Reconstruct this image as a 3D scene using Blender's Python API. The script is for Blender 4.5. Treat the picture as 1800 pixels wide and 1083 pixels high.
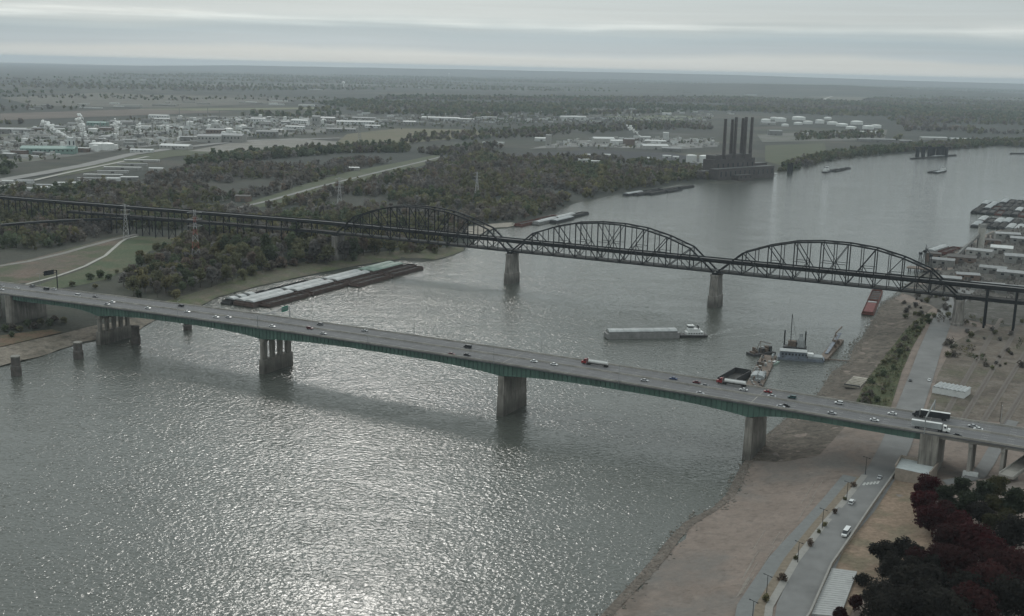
import bpy, math, random
import numpy as np
from mathutils import Vector, Matrix
from mathutils.geometry import delaunay_2d_cdt

for o in list(bpy.data.objects):
    bpy.data.objects.remove(o)
SC = bpy.context.scene
C = SC.collection
R = math.radians

# ------------------------------------------------------------------ camera
FPX, PITCH, ROLL, CAMH = 2003.0, 0.2076, 0.0236, 206.84
fwd = Vector((0, math.cos(PITCH), -math.sin(PITCH)))
up0 = Vector((0, math.sin(PITCH), math.cos(PITCH)))
rt0 = Vector((1, 0, 0))
RT = rt0 * math.cos(ROLL) + up0 * math.sin(ROLL)
UP = up0 * math.cos(ROLL) - rt0 * math.sin(ROLL)
cam = bpy.data.cameras.new('camera')
cam.sensor_width = 36.0
cam.lens = FPX / 1800 * 36.0
cam.clip_start, cam.clip_end = 1.0, 200000.0
camo = bpy.data.objects.new('camera', cam)
M = Matrix((RT, UP, -fwd)).transposed().to_4x4()
M.translation = (0, 0, CAMH)
camo.matrix_world = M
C.objects.link(camo)
SC.camera = camo

# ------------------------------------------------------------------ sky: an even overcast deck with streaks over a Nishita sky
SUN_EL, SUN_AZ = 32.0, -8.5        # azimuth from +Y, negative = left of the view axis
world = bpy.data.worlds.new('World')
SC.world = world
world.use_nodes = True
wn, wl = world.node_tree.nodes, world.node_tree.links
wn.clear()
def W(t, **k):
    n = wn.new(t)
    for a, b in k.items(): setattr(n, a, b)
    return n
wout = W('ShaderNodeOutputWorld'); bg = W('ShaderNodeBackground'); bg.inputs[1].default_value = 0.1
wl.new(bg.outputs[0], wout.inputs[0])
sky = W('ShaderNodeTexSky', sky_type='NISHITA', sun_disc=False)
sky.sun_elevation = R(SUN_EL); sky.sun_rotation = R(SUN_AZ)
sky.air_density = 1.3; sky.dust_density = 1.5; sky.altitude = 200
tc = W('ShaderNodeTexCoord'); sep = W('ShaderNodeSeparateXYZ'); wl.new(tc.outputs['Generated'], sep.inputs[0])
def wm(op, a, b=None, clamp=False):
    n = W('ShaderNodeMath', operation=op, use_clamp=clamp)
    for i, v in enumerate((a, b)):
        if v is None: continue
        if isinstance(v, (int, float)): n.inputs[i].default_value = v
        else: wl.new(v, n.inputs[i])
    return n.outputs[0]
el = sep.outputs['Z']
# long soft streaks: direction space stretched strongly along the horizon
mp = W('ShaderNodeMapping'); mp.inputs['Scale'].default_value = (3.2, 3.2, 150.0); wl.new(tc.outputs['Generated'], mp.inputs[0])
n1 = W('ShaderNodeTexNoise'); n1.inputs['Scale'].default_value = 1.0; n1.inputs['Detail'].default_value = 6; n1.inputs['Roughness'].default_value = .58; n1.inputs['Distortion'].default_value = .5
wl.new(mp.outputs[0], n1.inputs['Vector'])
mp2 = W('ShaderNodeMapping'); mp2.inputs['Scale'].default_value = (1.6, 1.6, 6.0); wl.new(tc.outputs['Generated'], mp2.inputs[0])
n2 = W('ShaderNodeTexNoise'); n2.inputs['Scale'].default_value = 1.6; n2.inputs['Detail'].default_value = 5; wl.new(mp2.outputs[0], n2.inputs['Vector'])
# the decks of cloud by elevation (uneven edges from the noise)
wob = wm('MULTIPLY', wm('SUBTRACT', n2.outputs[0], .5), .03)
e2 = wm('ADD', el, wob)
e2 = wm('ADD', e2, wm('MULTIPLY', wm('SUBTRACT', n1.outputs[0], .5), .006))
ramp = W('ShaderNodeValToRGB'); wl.new(wm('MULTIPLY', e2, 5.0, True), ramp.inputs[0])
cr = ramp.color_ramp; cr.interpolation = 'EASE'
stops = [(0.0, (5.2, 5.55, 5.5)), (0.045, (4.95, 5.35, 5.35)), (0.085, (3.8, 4.5, 4.85)), (0.135, (3.5, 4.3, 4.7)), (0.155, (3.75, 4.5, 4.8)),
         (0.185, (4.35, 4.95, 5.1)), (0.215, (4.6, 5.1, 5.2)), (0.30, (4.4, 4.95, 5.1)), (1.0, (4.75, 5.2, 5.2))]
while len(cr.elements) < len(stops): cr.elements.new(.5)
for e, (p, c) in zip(cr.elements, stops): e.position = p; e.color = (c[0] / 10, c[1] / 10, c[2] / 10, 1)
sc10 = W('ShaderNodeVectorMath', operation='SCALE'); sc10.inputs['Scale'].default_value = 10.0; wl.new(ramp.outputs[0], sc10.inputs[0])
mul = W('ShaderNodeVectorMath', operation='SCALE'); wl.new(sc10.outputs[0], mul.inputs[0])
stre = W('ShaderNodeMapRange'); wl.new(n1.outputs[0], stre.inputs[0])
for k, v in (('From Min', .32), ('From Max', .72), ('To Min', .955), ('To Max', 1.06)): stre.inputs[k].default_value = v
wl.new(stre.outputs[0], mul.inputs['Scale'])
# the veiled sun brightens the deck round it
sd = Vector((math.sin(R(SUN_AZ)) * math.cos(R(SUN_EL)), math.cos(R(SUN_AZ)) * math.cos(R(SUN_EL)), math.sin(R(SUN_EL))))
dot = W('ShaderNodeVectorMath', operation='DOT_PRODUCT'); dot.inputs[1].default_value = sd; wl.new(tc.outputs['Generated'], dot.inputs[0])
glow = wm('POWER', wm('MAXIMUM', dot.outputs['Value'], 0.0), 14.0)
# an overcast sky grows brighter towards the zenith
glowc = wm('ADD', wm('ADD', wm('MULTIPLY', glow, 1.0), 1.0), wm('MULTIPLY', wm('MAXIMUM', el, 0.0), .85))
# broken bright streaks along the upper edge of the grey bank
mp3 = W('ShaderNodeMapping'); mp3.inputs['Scale'].default_value = (4.5, 4.5, 26.0); mp3.inputs['Location'].default_value = (3.1, 1.7, 0.4); wl.new(tc.outputs['Generated'], mp3.inputs[0])
n3 = W('ShaderNodeTexNoise'); n3.inputs['Scale'].default_value = 1.0; n3.inputs['Detail'].default_value = 7; n3.inputs['Roughness'].default_value = .62; wl.new(mp3.outputs[0], n3.inputs['Vector'])
es = wm('ADD', el, wm('MULTIPLY', wm('SUBTRACT', n3.outputs[0], .5), .026))
band = wm('POWER', 2.718, wm('MULTIPLY', wm('POWER', wm('DIVIDE', wm('SUBTRACT', es, .0365), .0042), 2.0), -1.0))
mk3 = W('ShaderNodeMapRange'); wl.new(n2.outputs[0], mk3.inputs[0]); mk3.inputs['From Min'].default_value = .36; mk3.inputs['From Max'].default_value = .58
fib = W('ShaderNodeMapRange'); wl.new(n1.outputs[0], fib.inputs[0]); fib.inputs['From Min'].default_value = .3; fib.inputs['From Max'].default_value = .62
stk = wm('MULTIPLY', wm('MULTIPLY', wm('MULTIPLY', band, mk3.outputs[0]), fib.outputs[0]), 1.9)
stv = W('ShaderNodeVectorMath', operation='SCALE'); stv.inputs[0].default_value = (1.0, .97, .88); wl.new(stk, stv.inputs['Scale'])
addv = W('ShaderNodeVectorMath', operation='ADD'); wl.new(mul.outputs[0], addv.inputs[0]); wl.new(stv.outputs[0], addv.inputs[1])
mul2 = W('ShaderNodeVectorMath', operation='SCALE'); wl.new(addv.outputs[0], mul2.inputs[0]); wl.new(glowc, mul2.inputs['Scale'])
mix = W('ShaderNodeMix', data_type='RGBA'); mix.inputs[0].default_value = 0.96
wl.new(sky.outputs[0], mix.inputs[6]); wl.new(mul2.outputs[0], mix.inputs[7]); wl.new(mix.outputs[2], bg.inputs[0])

sun = bpy.data.lights.new('sun', 'SUN'); sun.energy = .52; sun.angle = R(10); sun.color = (1, .96, .9)
suno = bpy.data.objects.new('sun', sun); C.objects.link(suno)
suno.rotation_euler = (-sd).to_track_quat('-Z', 'Y').to_euler()
suno.location = (0, 0, 500)

VS = SC.view_settings
VS.view_transform = 'Standard'; VS.look = 'None'; VS.gamma = 1.0; VS.exposure = 0.08; VS.use_curve_mapping = False
SC.cycles.use_denoising = True
SC.cycles.max_bounces = 5; SC.cycles.diffuse_bounces = 2; SC.cycles.glossy_bounces = 3; SC.cycles.transparent_max_bounces = 8
SC.cycles.volume_bounces = 0; SC.cycles.caustics_reflective = False; SC.cycles.caustics_refractive = False

# ------------------------------------------------------------------ helpers
rng = np.random.default_rng(7)
def ray(px, py):
    return RT * ((px - 900) / FPX) + UP * ((541.5 - py) / FPX) + fwd
def G(px, py, z=0.0):
    d = ray(px, py); t = (z - CAMH) / d.z
    return Vector((d.x * t, d.y * t, z))
def proj(p):
    q = Vector(p) - Vector((0, 0, CAMH)); d = q.dot(fwd)
    return 900 + FPX * q.dot(RT) / d, 541.5 - FPX * q.dot(UP) / d, d

MATS = {}
def mat(name, col, rough=.8, var=.25, scale=.3, metal=0.0, bump=0.0, obj_rand=0.0, attr=None, coords='Object', spec=None, detail=5.0, stretch=None):
    if name in MATS: return MATS[name]
    m = bpy.data.materials.new(name); m.use_nodes = True
    nt = m.node_tree; n = nt.nodes; l = nt.links; b = n['Principled BSDF']
    b.inputs['Roughness'].default_value = rough; b.inputs['Metallic'].default_value = metal
    if spec is not None: b.inputs['Specular IOR Level'].default_value = spec
    t = n.new('ShaderNodeTexCoord'); src = t.outputs[coords]
    if stretch:
        mpp = n.new('ShaderNodeMapping'); mpp.inputs['Scale'].default_value = stretch; l.new(src, mpp.inputs[0]); src = mpp.outputs[0]
    ns = n.new('ShaderNodeTexNoise'); ns.inputs['Scale'].default_value = scale; ns.inputs['Detail'].default_value = detail; ns.inputs['Roughness'].default_value = .62
    l.new(src, ns.inputs['Vector'])
    mr = n.new('ShaderNodeMapRange'); l.new(ns.outputs[0], mr.inputs[0])
    for k, v in (('From Min', .3), ('From Max', .7), ('To Min', 1 - var), ('To Max', 1 + var)): mr.inputs[k].default_value = v
    val = mr.outputs[0]
    if obj_rand:
        oi = n.new('ShaderNodeObjectInfo'); m2 = n.new('ShaderNodeMapRange'); l.new(oi.outputs['Random'], m2.inputs[0])
        m2.inputs['To Min'].default_value = 1 - obj_rand; m2.inputs['To Max'].default_value = 1 + obj_rand
        mm = n.new('ShaderNodeMath'); mm.operation = 'MULTIPLY'; l.new(val, mm.inputs[0]); l.new(m2.outputs[0], mm.inputs[1]); val = mm.outputs[0]
    sc = n.new('ShaderNodeVectorMath'); sc.operation = 'SCALE'; l.new(val, sc.inputs['Scale'])
    if attr:
        at = n.new('ShaderNodeAttribute'); at.attribute_name = attr; l.new(at.outputs['Color'], sc.inputs[0])
    else: sc.inputs[0].default_value = col
    l.new(sc.outputs[0], b.inputs['Base Color'])
    if bump:
        bp = n.new('ShaderNodeBump'); bp.inputs['Strength'].default_value = 1; bp.inputs['Distance'].default_value = bump
        l.new(ns.outputs[0], bp.inputs['Height']); l.new(bp.outputs[0], b.inputs['Normal'])
    MATS[name] = m
    return m

class MB:
    """collects geometry for ONE mesh object"""
    def __init__(s): s.v = []; s.f = []; s.mi = []; s.col = []
    def quad(s, *p, mi=0):
        b = len(s.v); s.v += [tuple(q) for q in p]; s.f.append(tuple(range(b, b + len(p)))); s.mi.append(mi); return s
    def poly8(s, P, mi=0):
        b = len(s.v); s.v += [tuple(q) for q in P]
        for f in ((0, 3, 2, 1), (4, 5, 6, 7), (0, 1, 5, 4), (1, 2, 6, 5), (2, 3, 7, 6), (3, 0, 4, 7)):
            s.f.append(tuple(b + i for i in f)); s.mi.append(mi)
        return s
    def box(s, x0, x1, y0, y1, z0, z1, mi=0, tx=0, ty=0):
        return s.poly8([(x0, y0, z0), (x1, y0, z0), (x1, y1, z0), (x0, y1, z0),
                        (x0 + tx, y0 + ty, z1), (x1 - tx, y0 + ty, z1), (x1 - tx, y1 - ty, z1), (x0 + tx, y1 - ty, z1)], mi)
    def beam(s, a, b, w, h=None, up=(0, 0, 1), mi=0):
        a = Vector(a); b = Vector(b); h = h or w; d = (b - a).normalized(); u = Vector(up)
        if abs(d.dot(u)) > .98: u = Vector((0, 1, 0))
        r = d.cross(u).normalized() * (w / 2); q = r.normalized().cross(d).normalized() * (h / 2)
        return s.poly8([a - r - q, a + r - q, a + r + q, a - r + q, b - r - q, b + r - q, b + r + q, b - r + q], mi)
    def cyl(s, c, r, h, n=16, r2=None, mi=0, cap=True, ax='z'):
        r2 = r if r2 is None else r2; b = len(s.v); c = Vector(c)
        def P(a, rr, hh):
            u, v = rr * math.cos(a), rr * math.sin(a)
            return {'z': (u, v, hh), 'x': (hh, u, v), 'y': (v, hh, u)}[ax]
        for k, (rr, hh) in enumerate(((r, 0), (r2, h))):
            for i in range(n): s.v.append(tuple(c + Vector(P(2 * math.pi * i / n, rr, hh))))
        for i in range(n):
            j = (i + 1) % n; s.f.append((b + i, b + j, b + n + j, b + n + i)); s.mi.append(mi)
        if cap:
            s.f.append(tuple(b + n - 1 - i for i in range(n))); s.mi.append(mi)
            s.f.append(tuple(b + n + i for i in range(n))); s.mi.append(mi)
        return s
    def lathe(s, c, prof, n=16, mi=0):
        b = len(s.v); c = Vector(c)
        for r, z in prof:
            for i in range(n):
                a = 2 * math.pi * i / n; s.v.append((c.x + r * math.cos(a), c.y + r * math.sin(a), c.z + z))
        for k in range(len(prof) - 1):
            for i in range(n):
                j = (i + 1) % n; s.f.append((b + k * n + i, b + k * n + j, b + (k + 1) * n + j, b + (k + 1) * n + i)); s.mi.append(mi)
        return s
    def prism(s, pts, y0, y1, mi=0, ax='y'):
        """outline in (x,z) swept along y"""
        b = len(s.v); n = len(pts)
        for y in (y0, y1):
            for x, z in pts: s.v.append((x, y, z) if ax == 'y' else (y, x, z))
        for i in range(n):
            j = (i + 1) % n; s.f.append((b + i, b + j, b + n + j, b + n + i)); s.mi.append(mi)
        s.f.append(tuple(b + i for i in range(n))[::-1]); s.f.append(tuple(b + n + i for i in range(n))); s.mi += [mi, mi]
        return s
    def mesh(s, name, mats):
        me = bpy.data.meshes.new(name); me.from_pydata(s.v, [], s.f)
        for m in (mats if isinstance(mats, (list, tuple)) else [mats]): me.materials.append(m)
        if any(s.mi): me.polygons.foreach_set('material_index', s.mi)
        import bmesh
        bm = bmesh.new(); bm.from_mesh(me); bmesh.ops.recalc_face_normals(bm, faces=bm.faces); bm.to_mesh(me); bm.free()
        me.update(); return me
    def build(s, name, mats, parent=None, **k): return mk(name, s.mesh(name, mats), parent, **k)

def mk(name, me, parent=None, loc=None, rz=0.0, label=None, cat=None, group=None, kind=None, scale=None):
    o = bpy.data.objects.new(name, me); C.objects.link(o)
    if loc is not None: o.location = loc
    if rz: o.rotation_euler[2] = rz
    if scale is not None: o.scale = scale
    o.parent = parent
    if label: o['label'] = label
    if cat: o['category'] = cat
    if group: o['group'] = group
    if kind: o['kind'] = kind
    return o
def thing(name, label, cat, loc=(0, 0, 0), rz=0.0, group=None, kind=None):
    return mk(name, None, None, loc, rz, label, cat, group, kind)
def dup(root, loc, rz=0.0, label=None, group=None, scale=None):
    r = root.copy(); C.objects.link(r); r.location = loc; r.rotation_euler = (0, 0, rz)
    if scale is not None: r.scale = scale
    if label: r['label'] = label
    if group: r['group'] = group
    for ch in root.children:
        c = ch.copy(); C.objects.link(c); c.parent = r
        for g in ch.children:
            d = g.copy(); C.objects.link(d); d.parent = c
    return r
def npmesh(name, V, F, mats, col=None, mi=None):
    """V (n,3), F (m,k) numpy arrays -> mesh, optional colour per face"""
    me = bpy.data.meshes.new(name); V = np.asarray(V, np.float32); F = np.asarray(F, np.int32); k = F.shape[1]
    me.vertices.add(len(V)); me.vertices.foreach_set('co', V.ravel())
    me.loops.add(F.size); me.loops.foreach_set('vertex_index', F.ravel())
    me.polygons.add(len(F)); me.polygons.foreach_set('loop_start', np.arange(0, F.size, k, dtype=np.int32)); 
    if mi is not None: me.polygons.foreach_set('material_index', np.asarray(mi, np.int32))
    for m in (mats if isinstance(mats, (list, tuple)) else [mats]): me.materials.append(m)
    me.update(calc_edges=True)
    if col is not None:
        ca = me.color_attributes.new('tint', 'FLOAT_COLOR', 'CORNER')
        cc = np.ones((F.size, 4), np.float32); cc[:, :3] = np.repeat(np.asarray(col, np.float32), k, axis=0)
        ca.data.foreach_set('color', cc.ravel())
    return me

# ------------------------------------------------------------------ land and water
def vnoise(x, y, seed=0):
    x = np.asarray(x, float); y = np.asarray(y, float)
    xi = np.floor(x).astype(np.int64); yi = np.floor(y).astype(np.int64); fx = x - xi; fy = y - yi
    fx = fx * fx * (3 - 2 * fx); fy = fy * fy * (3 - 2 * fy)
    def hsh(a, b):
        n = (a * 374761393 + b * 668265263 + seed * 982451653) & 0xffffffff
        n = ((n ^ (n >> 13)) * 1274126177) & 0xffffffff
        return ((n ^ (n >> 16)) & 0xffff) / 65535.0
    return (hsh(xi, yi) * (1 - fx) + hsh(xi + 1, yi) * fx) * (1 - fy) + (hsh(xi, yi + 1) * (1 - fx) + hsh(xi + 1, yi + 1) * fx) * fy
def fbm(x, y, s, seed=0, o=4):
    t = 0; a = .5
    for k in range(o): t = t + a * vnoise(np.asarray(x) / s * 2 ** k, np.asarray(y) / s * 2 ** k, seed + k); a *= .5
    return t / (1 - .5 ** o)
def segdist(P, L):
    """distance of points P (n,2) to polyline L (m,2)"""
    P = np.asarray(P, float); best = np.full(len(P), 1e18)
    for a, b in zip(L[:-1], L[1:]):
        ab = b - a; t = np.clip(((P - a) @ ab) / (ab @ ab), 0, 1)
        q = P - (a + t[:, None] * ab); best = np.minimum(best, (q * q).sum(1))
    return np.sqrt(best)
def inpoly(P, L):
    P = np.asarray(P, float); x, y = P[:, 0], P[:, 1]; r = np.zeros(len(P), bool); n = len(L)
    for i in range(n):
        x0, y0 = L[i]; x1, y1 = L[(i + 1) % n]
        if y0 == y1: continue
        c = ((y0 > y) != (y1 > y)) & (x < (x1 - x0) * (y - y0) / (y1 - y0) + x0); r ^= c
    return r
def rough_line(L, amp, step, seed):
    """an uneven bank: resample and jitter"""
    L = np.asarray(L, float); out = []
    for k, (a, b) in enumerate(zip(L[:-1], L[1:])):
        n = max(1, int(np.hypot(*(b - a)) / step)); 
        if n > 60: n = 60
        for i in range(n): out.append(a + (b - a) * i / n)
    out.append(L[-1]); out = np.array(out)
    d = np.gradient(out, axis=0); nrm = np.stack([-d[:, 1], d[:, 0]], 1) / (np.hypot(*d.T)[:, None] + 1e-9)
    w = (fbm(out[:, 0], out[:, 1], 22, seed, 4) - .5) * 2 * amp
    w[0] = w[-1] = 0
    return out + nrm * w[:, None]
def px2(L, z=0.0): return np.array([G(x, y, z).xy[:] for x, y in L])

EPX = [(-420, 800), (-150, 700), (0, 648), (45, 639), (66, 631), (110, 616), (150, 604), (175, 600), (232, 594), (252, 577), (276, 564), (300, 558), (345, 546), (380, 526),
       (450, 507), (560, 483), (640, 468), (707, 458), (739, 461), (764, 460), (783, 455), (817, 443), (822, 436), (840, 424), (838, 413), (850, 408), (870, 404), (892, 402),
       (912, 397), (955, 384), (985, 371), (1012, 358), (1060, 348), (1105, 339), (1160, 330), (1200, 325), (1250, 323), (1286, 324), (1320, 318), (1366, 311), (1371, 307),
       (1366, 304), (1386, 301.5), (1416, 295), (1446, 287), (1458, 282), (1480, 280), (1514, 276), (1560, 272.5), (1594, 271.5), (1668, 264), (1711, 261), (1752, 258), (1800, 259),
       (1900, 262), (2100, 270), (2500, 290)]
WPX = [(820, 1330), (930, 1210), (1055, 1083), (1100, 1036), (1150, 976), (1190, 930), (1220, 905), (1250, 892), (1274, 868), (1294, 832), (1306, 812), (1346, 768), (1370, 747),
       (1400, 722), (1431, 694), (1444, 675), (1459, 653), (1488, 636), (1485, 627), (1496, 609), (1514, 587), (1529, 561), (1537, 546), (1551, 531), (1572, 519), (1592, 500), (1622, 474),
       (1640, 455), (1700, 427), (1735, 408), (1762, 400), (1800, 395), (1900, 385), (2100, 372), (2500, 350)]
ES0 = px2(EPX)
ES = rough_line(ES0, 1.6, 7, 3)
WS0 = px2(WPX)
WS0 = np.vstack([[[-420, -320], [-180, 60]], WS0])
WS = rough_line(WS0, 2.2, 5, 9)
FAR = 46000.0
EPOLY = np.vstack([ES, [[9000, ES[-1][1] + 900], [FAR, 12000], [FAR, FAR], [4000, FAR], [-9000, 33000], [-FAR, 24000], [-FAR, 2500], [-4000, ES[0][1] - 260]]])
EPOLY0 = np.vstack([ES0, EPOLY[len(ES):]])
WPOLY0 = np.vstack([WS0, [[7000, WS[-1][1]], [7000, -320]]])
WPOLY = np.vstack([WS, [[7000, WS[-1][1]], [7000, -320]]])

# the boulevard's wall line on the west bank: land climbs behind it, north of the highway bridge
WALLPX = [(1372, 1180), (1418, 1083), (1458, 996), (1490, 950), (1530, 890), (1572, 830), (1584, 806)]
ROADZ = 8.0
WALL = px2(WALLPX, ROADZ)
def sidewall(P):
    """how far right of the wall line a point lies (m)"""
    P = np.asarray(P, float); a, b = WALL[0], WALL[-1]; d = (b - a) / np.hypot(*(b - a)); n = np.array([d[1], -d[0]])
    return (P - a) @ n, (P - a) @ d
WALLLEN = float(np.hypot(*(WALL[-1] - WALL[0])))
def sstep(t): t = np.clip(t, 0, 1); return t * t * (3 - 2 * t)
def height_exact(x, y):
    x = np.atleast_1d(np.asarray(x, float)); y = np.atleast_1d(np.asarray(y, float)); P = np.stack([x, y], 1)
    h = np.full(len(P), -1.2)
    near = np.hypot(x, y) < 9000
    e = inpoly(P, EPOLY0); w = inpoly(P, WPOLY0) & ~e
    if e.any():
        d = segdist(P[e], ES0); b = 5.5 - 2.5 * sstep((P[e][:, 1] - 2000) / 600)
        h[e] = b * (1 - np.exp(-d / 32.0)) + (fbm(P[e][:, 0], P[e][:, 1], 45, 5, 3) - .5) * 1.2 * np.clip(d / 25, 0, 1) * np.clip(1 - np.hypot(x[e], y[e]) / 3500, 0, 1)
    if w.any():
        Q = P[w]; d = segdist(Q, WS0); s, al = sidewall(Q)
        base = 8.0 * sstep(d / 62) + (fbm(Q[:, 0], Q[:, 1], 14, 6, 4) - .5) * 1.6 * sstep(d / 6) * sstep((54 - d) / 14)
        north = sstep((WALLLEN - 8 - al) / 26)
        base = base + north * (11 * sstep((s - 2) / 70))
        h[w] = base
    return h
HX0, HY0, HS = -1400.0, 60.0, 6.0
_gx, _gy = np.meshgrid(np.arange(HX0, 1700, HS), np.arange(HY0, 3700, HS)); HR = height_exact(_gx.ravel(), _gy.ravel()).reshape(_gx.shape)
def height(x, y):
    x = np.atleast_1d(np.asarray(x, float)); y = np.atleast_1d(np.asarray(y, float))
    u = (x - HX0) / HS; v = (y - HY0) / HS; ok = (u >= 0) & (v >= 0) & (u < HR.shape[1] - 1.01) & (v < HR.shape[0] - 1.01)
    h = np.where(y > 3000, 3.0, np.where(x < 0, 5.5, 8.0)); i = np.clip(u.astype(int), 0, HR.shape[1] - 2); j = np.clip(v.astype(int), 0, HR.shape[0] - 2); fu = u - i; fv = v - j
    b = (HR[j, i] * (1 - fu) + HR[j, i + 1] * fu) * (1 - fv) + (HR[j + 1, i] * (1 - fu) + HR[j + 1, i + 1] * fu) * fv
    return np.where(ok, b, h)
def hz(x, y): return float(height([x], [y])[0])
def T(px, py, dz=0.0):
    z = 5.0
    for _ in range(6):
        p = G(px, py, z); z = max(0.0, hz(p.x, p.y))
    return Vector((p.x, p.y, z + dz))

def fill(L, pts, segs=True):
    """constrained triangulation of outline L with inner points -> V2, F"""
    n = len(L); vin = [Vector((float(a), float(b))) for a, b in L] + [Vector((float(a), float(b))) for a, b in pts]
    v, _, f, *_ = delaunay_2d_cdt(vin, [(i, (i + 1) % n) for i in range(n)], [], 1, 1e-4)
    return np.array([p[:] for p in v]), [tuple(q) for q in f if len(q) == 3]
def gridpts(x0, x1, y0, y1, st, jit=.25):
    X, Y = np.meshgrid(np.arange(x0, x1, st), np.arange(y0, y1, st)); P = np.stack([X.ravel(), Y.ravel()], 1)
    return P + rng.uniform(-jit, jit, P.shape) * st
def land_points(poly, rings):
    out = []; prev = None
    for (x0, x1, y0, y1, st) in rings:
        P = gridpts(x0, x1, y0, y1, st)
        if prev: 
            a, b, c, d = prev; P = P[~((P[:, 0] > a) & (P[:, 0] < b) & (P[:, 1] > c) & (P[:, 1] < d))]
        P = P[inpoly(P, poly)]; out.append(P); prev = (x0, x1, y0, y1)
    return np.vstack(out)

def noisecol(m, cols, scales, seedoff=0.0, rough=.95, bump=0.0, bscale=.2, fine=.38):
    """colour mixed from several tones by noises of several sizes (object space, metres)"""
    mt = bpy.data.materials.new(m); mt.use_nodes = True; nt = mt.node_tree; n = nt.nodes; l = nt.links; b = n['Principled BSDF']
    b.inputs['Roughness'].default_value = rough; b.inputs['Specular IOR Level'].default_value = .2
    t = n.new('ShaderNodeTexCoord'); cur = None
    for i, (c, s) in enumerate(zip(cols, scales)):
        if cur is None:
            cur = n.new('ShaderNodeRGB').outputs[0]; cur.default_value = (*c, 1); continue
        mpp = n.new('ShaderNodeMapping'); mpp.inputs['Location'].default_value = (37 * i + seedoff, 11 * i, 5 * i); l.new(t.outputs['Object'], mpp.inputs[0])
        ns = n.new('ShaderNodeTexNoise'); ns.inputs['Scale'].default_value = 1 / s[0]; ns.inputs['Detail'].default_value = 6; ns.inputs['Roughness'].default_value = .6; l.new(mpp.outputs[0], ns.inputs['Vector'])
        mr = n.new('ShaderNodeMapRange'); l.new(ns.outputs[0], mr.inputs[0]); mr.inputs['From Min'].default_value = s[1]; mr.inputs['From Max'].default_value = s[2]
        if len(s) > 3: mr.inputs['To Max'].default_value = s[3]
        mx = n.new('ShaderNodeMix'); mx.data_type = 'RGBA'; l.new(mr.outputs[0], mx.inputs[0]); l.new(cur, mx.inputs[6]); mx.inputs[7].default_value = (*c, 1); cur = mx.outputs[2]
    fn = n.new('ShaderNodeTexNoise'); fn.inputs['Scale'].default_value = .45; fn.inputs['Detail'].default_value = 8; fn.inputs['Roughness'].default_value = .75; l.new(t.outputs['Object'], fn.inputs['Vector'])
    fr = n.new('ShaderNodeMapRange'); l.new(fn.outputs[0], fr.inputs[0]); fr.inputs['From Min'].default_value = .3; fr.inputs['From Max'].default_value = .7; fr.inputs['To Min'].default_value = 1 - fine; fr.inputs['To Max'].default_value = 1 + fine
    fs = n.new('ShaderNodeVectorMath'); fs.operation = 'SCALE'; l.new(cur, fs.inputs[0]); l.new(fr.outputs[0], fs.inputs['Scale']); cur = fs.outputs[0]
    l.new(cur, b.inputs['Base Color'])
    if bump:
        ns = n.new('ShaderNodeTexNoise'); ns.inputs['Scale'].default_value = bscale; ns.inputs['Detail'].default_value = 6; l.new(t.outputs['Object'], ns.inputs['Vector'])
        bp = n.new('ShaderNodeBump'); bp.inputs['Strength'].default_value = 1; bp.inputs['Distance'].default_value = bump; l.new(ns.outputs[0], bp.inputs['Height']); l.new(bp.outputs[0], b.inputs['Normal'])
    MATS[m] = mt
    return mt

# water: one sheet under everything, muddy, rippled
wmat = bpy.data.materials.new('river_water'); wmat.use_nodes = True
n = wmat.node_tree.nodes; l = wmat.node_tree.links; b = n['Principled BSDF']
b.inputs['Base Color'].default_value = (.075, .08, .07, 1); b.inputs['Roughness'].default_value = .05; b.inputs['IOR'].default_value = 1.333
t = n.new('ShaderNodeTexCoord')
def wnoise(scale, stretch, rot, detail, dist=0.0, rough=.6):
    m = n.new('ShaderNodeMapping'); m.inputs['Scale'].default_value = stretch; m.inputs['Rotation'].default_value = (0, 0, rot); l.new(t.outputs['Object'], m.inputs[0])
    k = n.new('ShaderNodeTexNoise'); k.inputs['Scale'].default_value = scale; k.inputs['Detail'].default_value = detail; k.inputs['Distortion'].default_value = dist; k.inputs['Roughness'].default_value = rough
    l.new(m.outputs[0], k.inputs['Vector']); return k.outputs[0]
def nmath(op, a, c):
    k = n.new('ShaderNodeMath'); k.operation = op
    for i, v in enumerate((a, c)):
        if isinstance(v, (int, float)): k.inputs[i].default_value = v
        else: l.new(v, k.inputs[i])
    return k.outputs[0]
small = wnoise(1.1, (1, 1.3, 1), .35, 2, .2, .5)        # ripples of a metre
wave = wnoise(.4, (1, 1.25, 1), .2, 1.5, .5, .5)               # short waves
mid = wnoise(.06, (1, 1.7, 1), .3, 3, .8)                # boils
patch = wnoise(.013, (.8, 1.3, 1), .5, 6, 2.2, .68)         # calm and ruffled areas
mr = n.new('ShaderNodeMapRange'); l.new(patch, mr.inputs[0])
for k_, v_ in (('From Min', .35), ('From Max', .68), ('To Min', .68), ('To Max', 1.3)): mr.inputs[k_].default_value = v_
hgt = nmath('ADD', nmath('MULTIPLY', nmath('ADD', nmath('MULTIPLY', small, .1), nmath('MULTIPLY', wave, .52)), mr.outputs[0]), nmath('MULTIPLY', mid, .25))
bp = n.new('ShaderNodeBump'); bp.inputs['Strength'].default_value = 1.0; bp.inputs['Distance'].default_value = 1.0; l.new(hgt, bp.inputs['Height']); l.new(bp.outputs[0], b.inputs['Normal'])
MB().quad((-6000, -2000, 0), (12000, -2000, 0), (12000, 9000, 0), (-6000, 9000, 0)).build('river', wmat, kind='structure', label='wide grey brown river with ripples and sun glitter')

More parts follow.
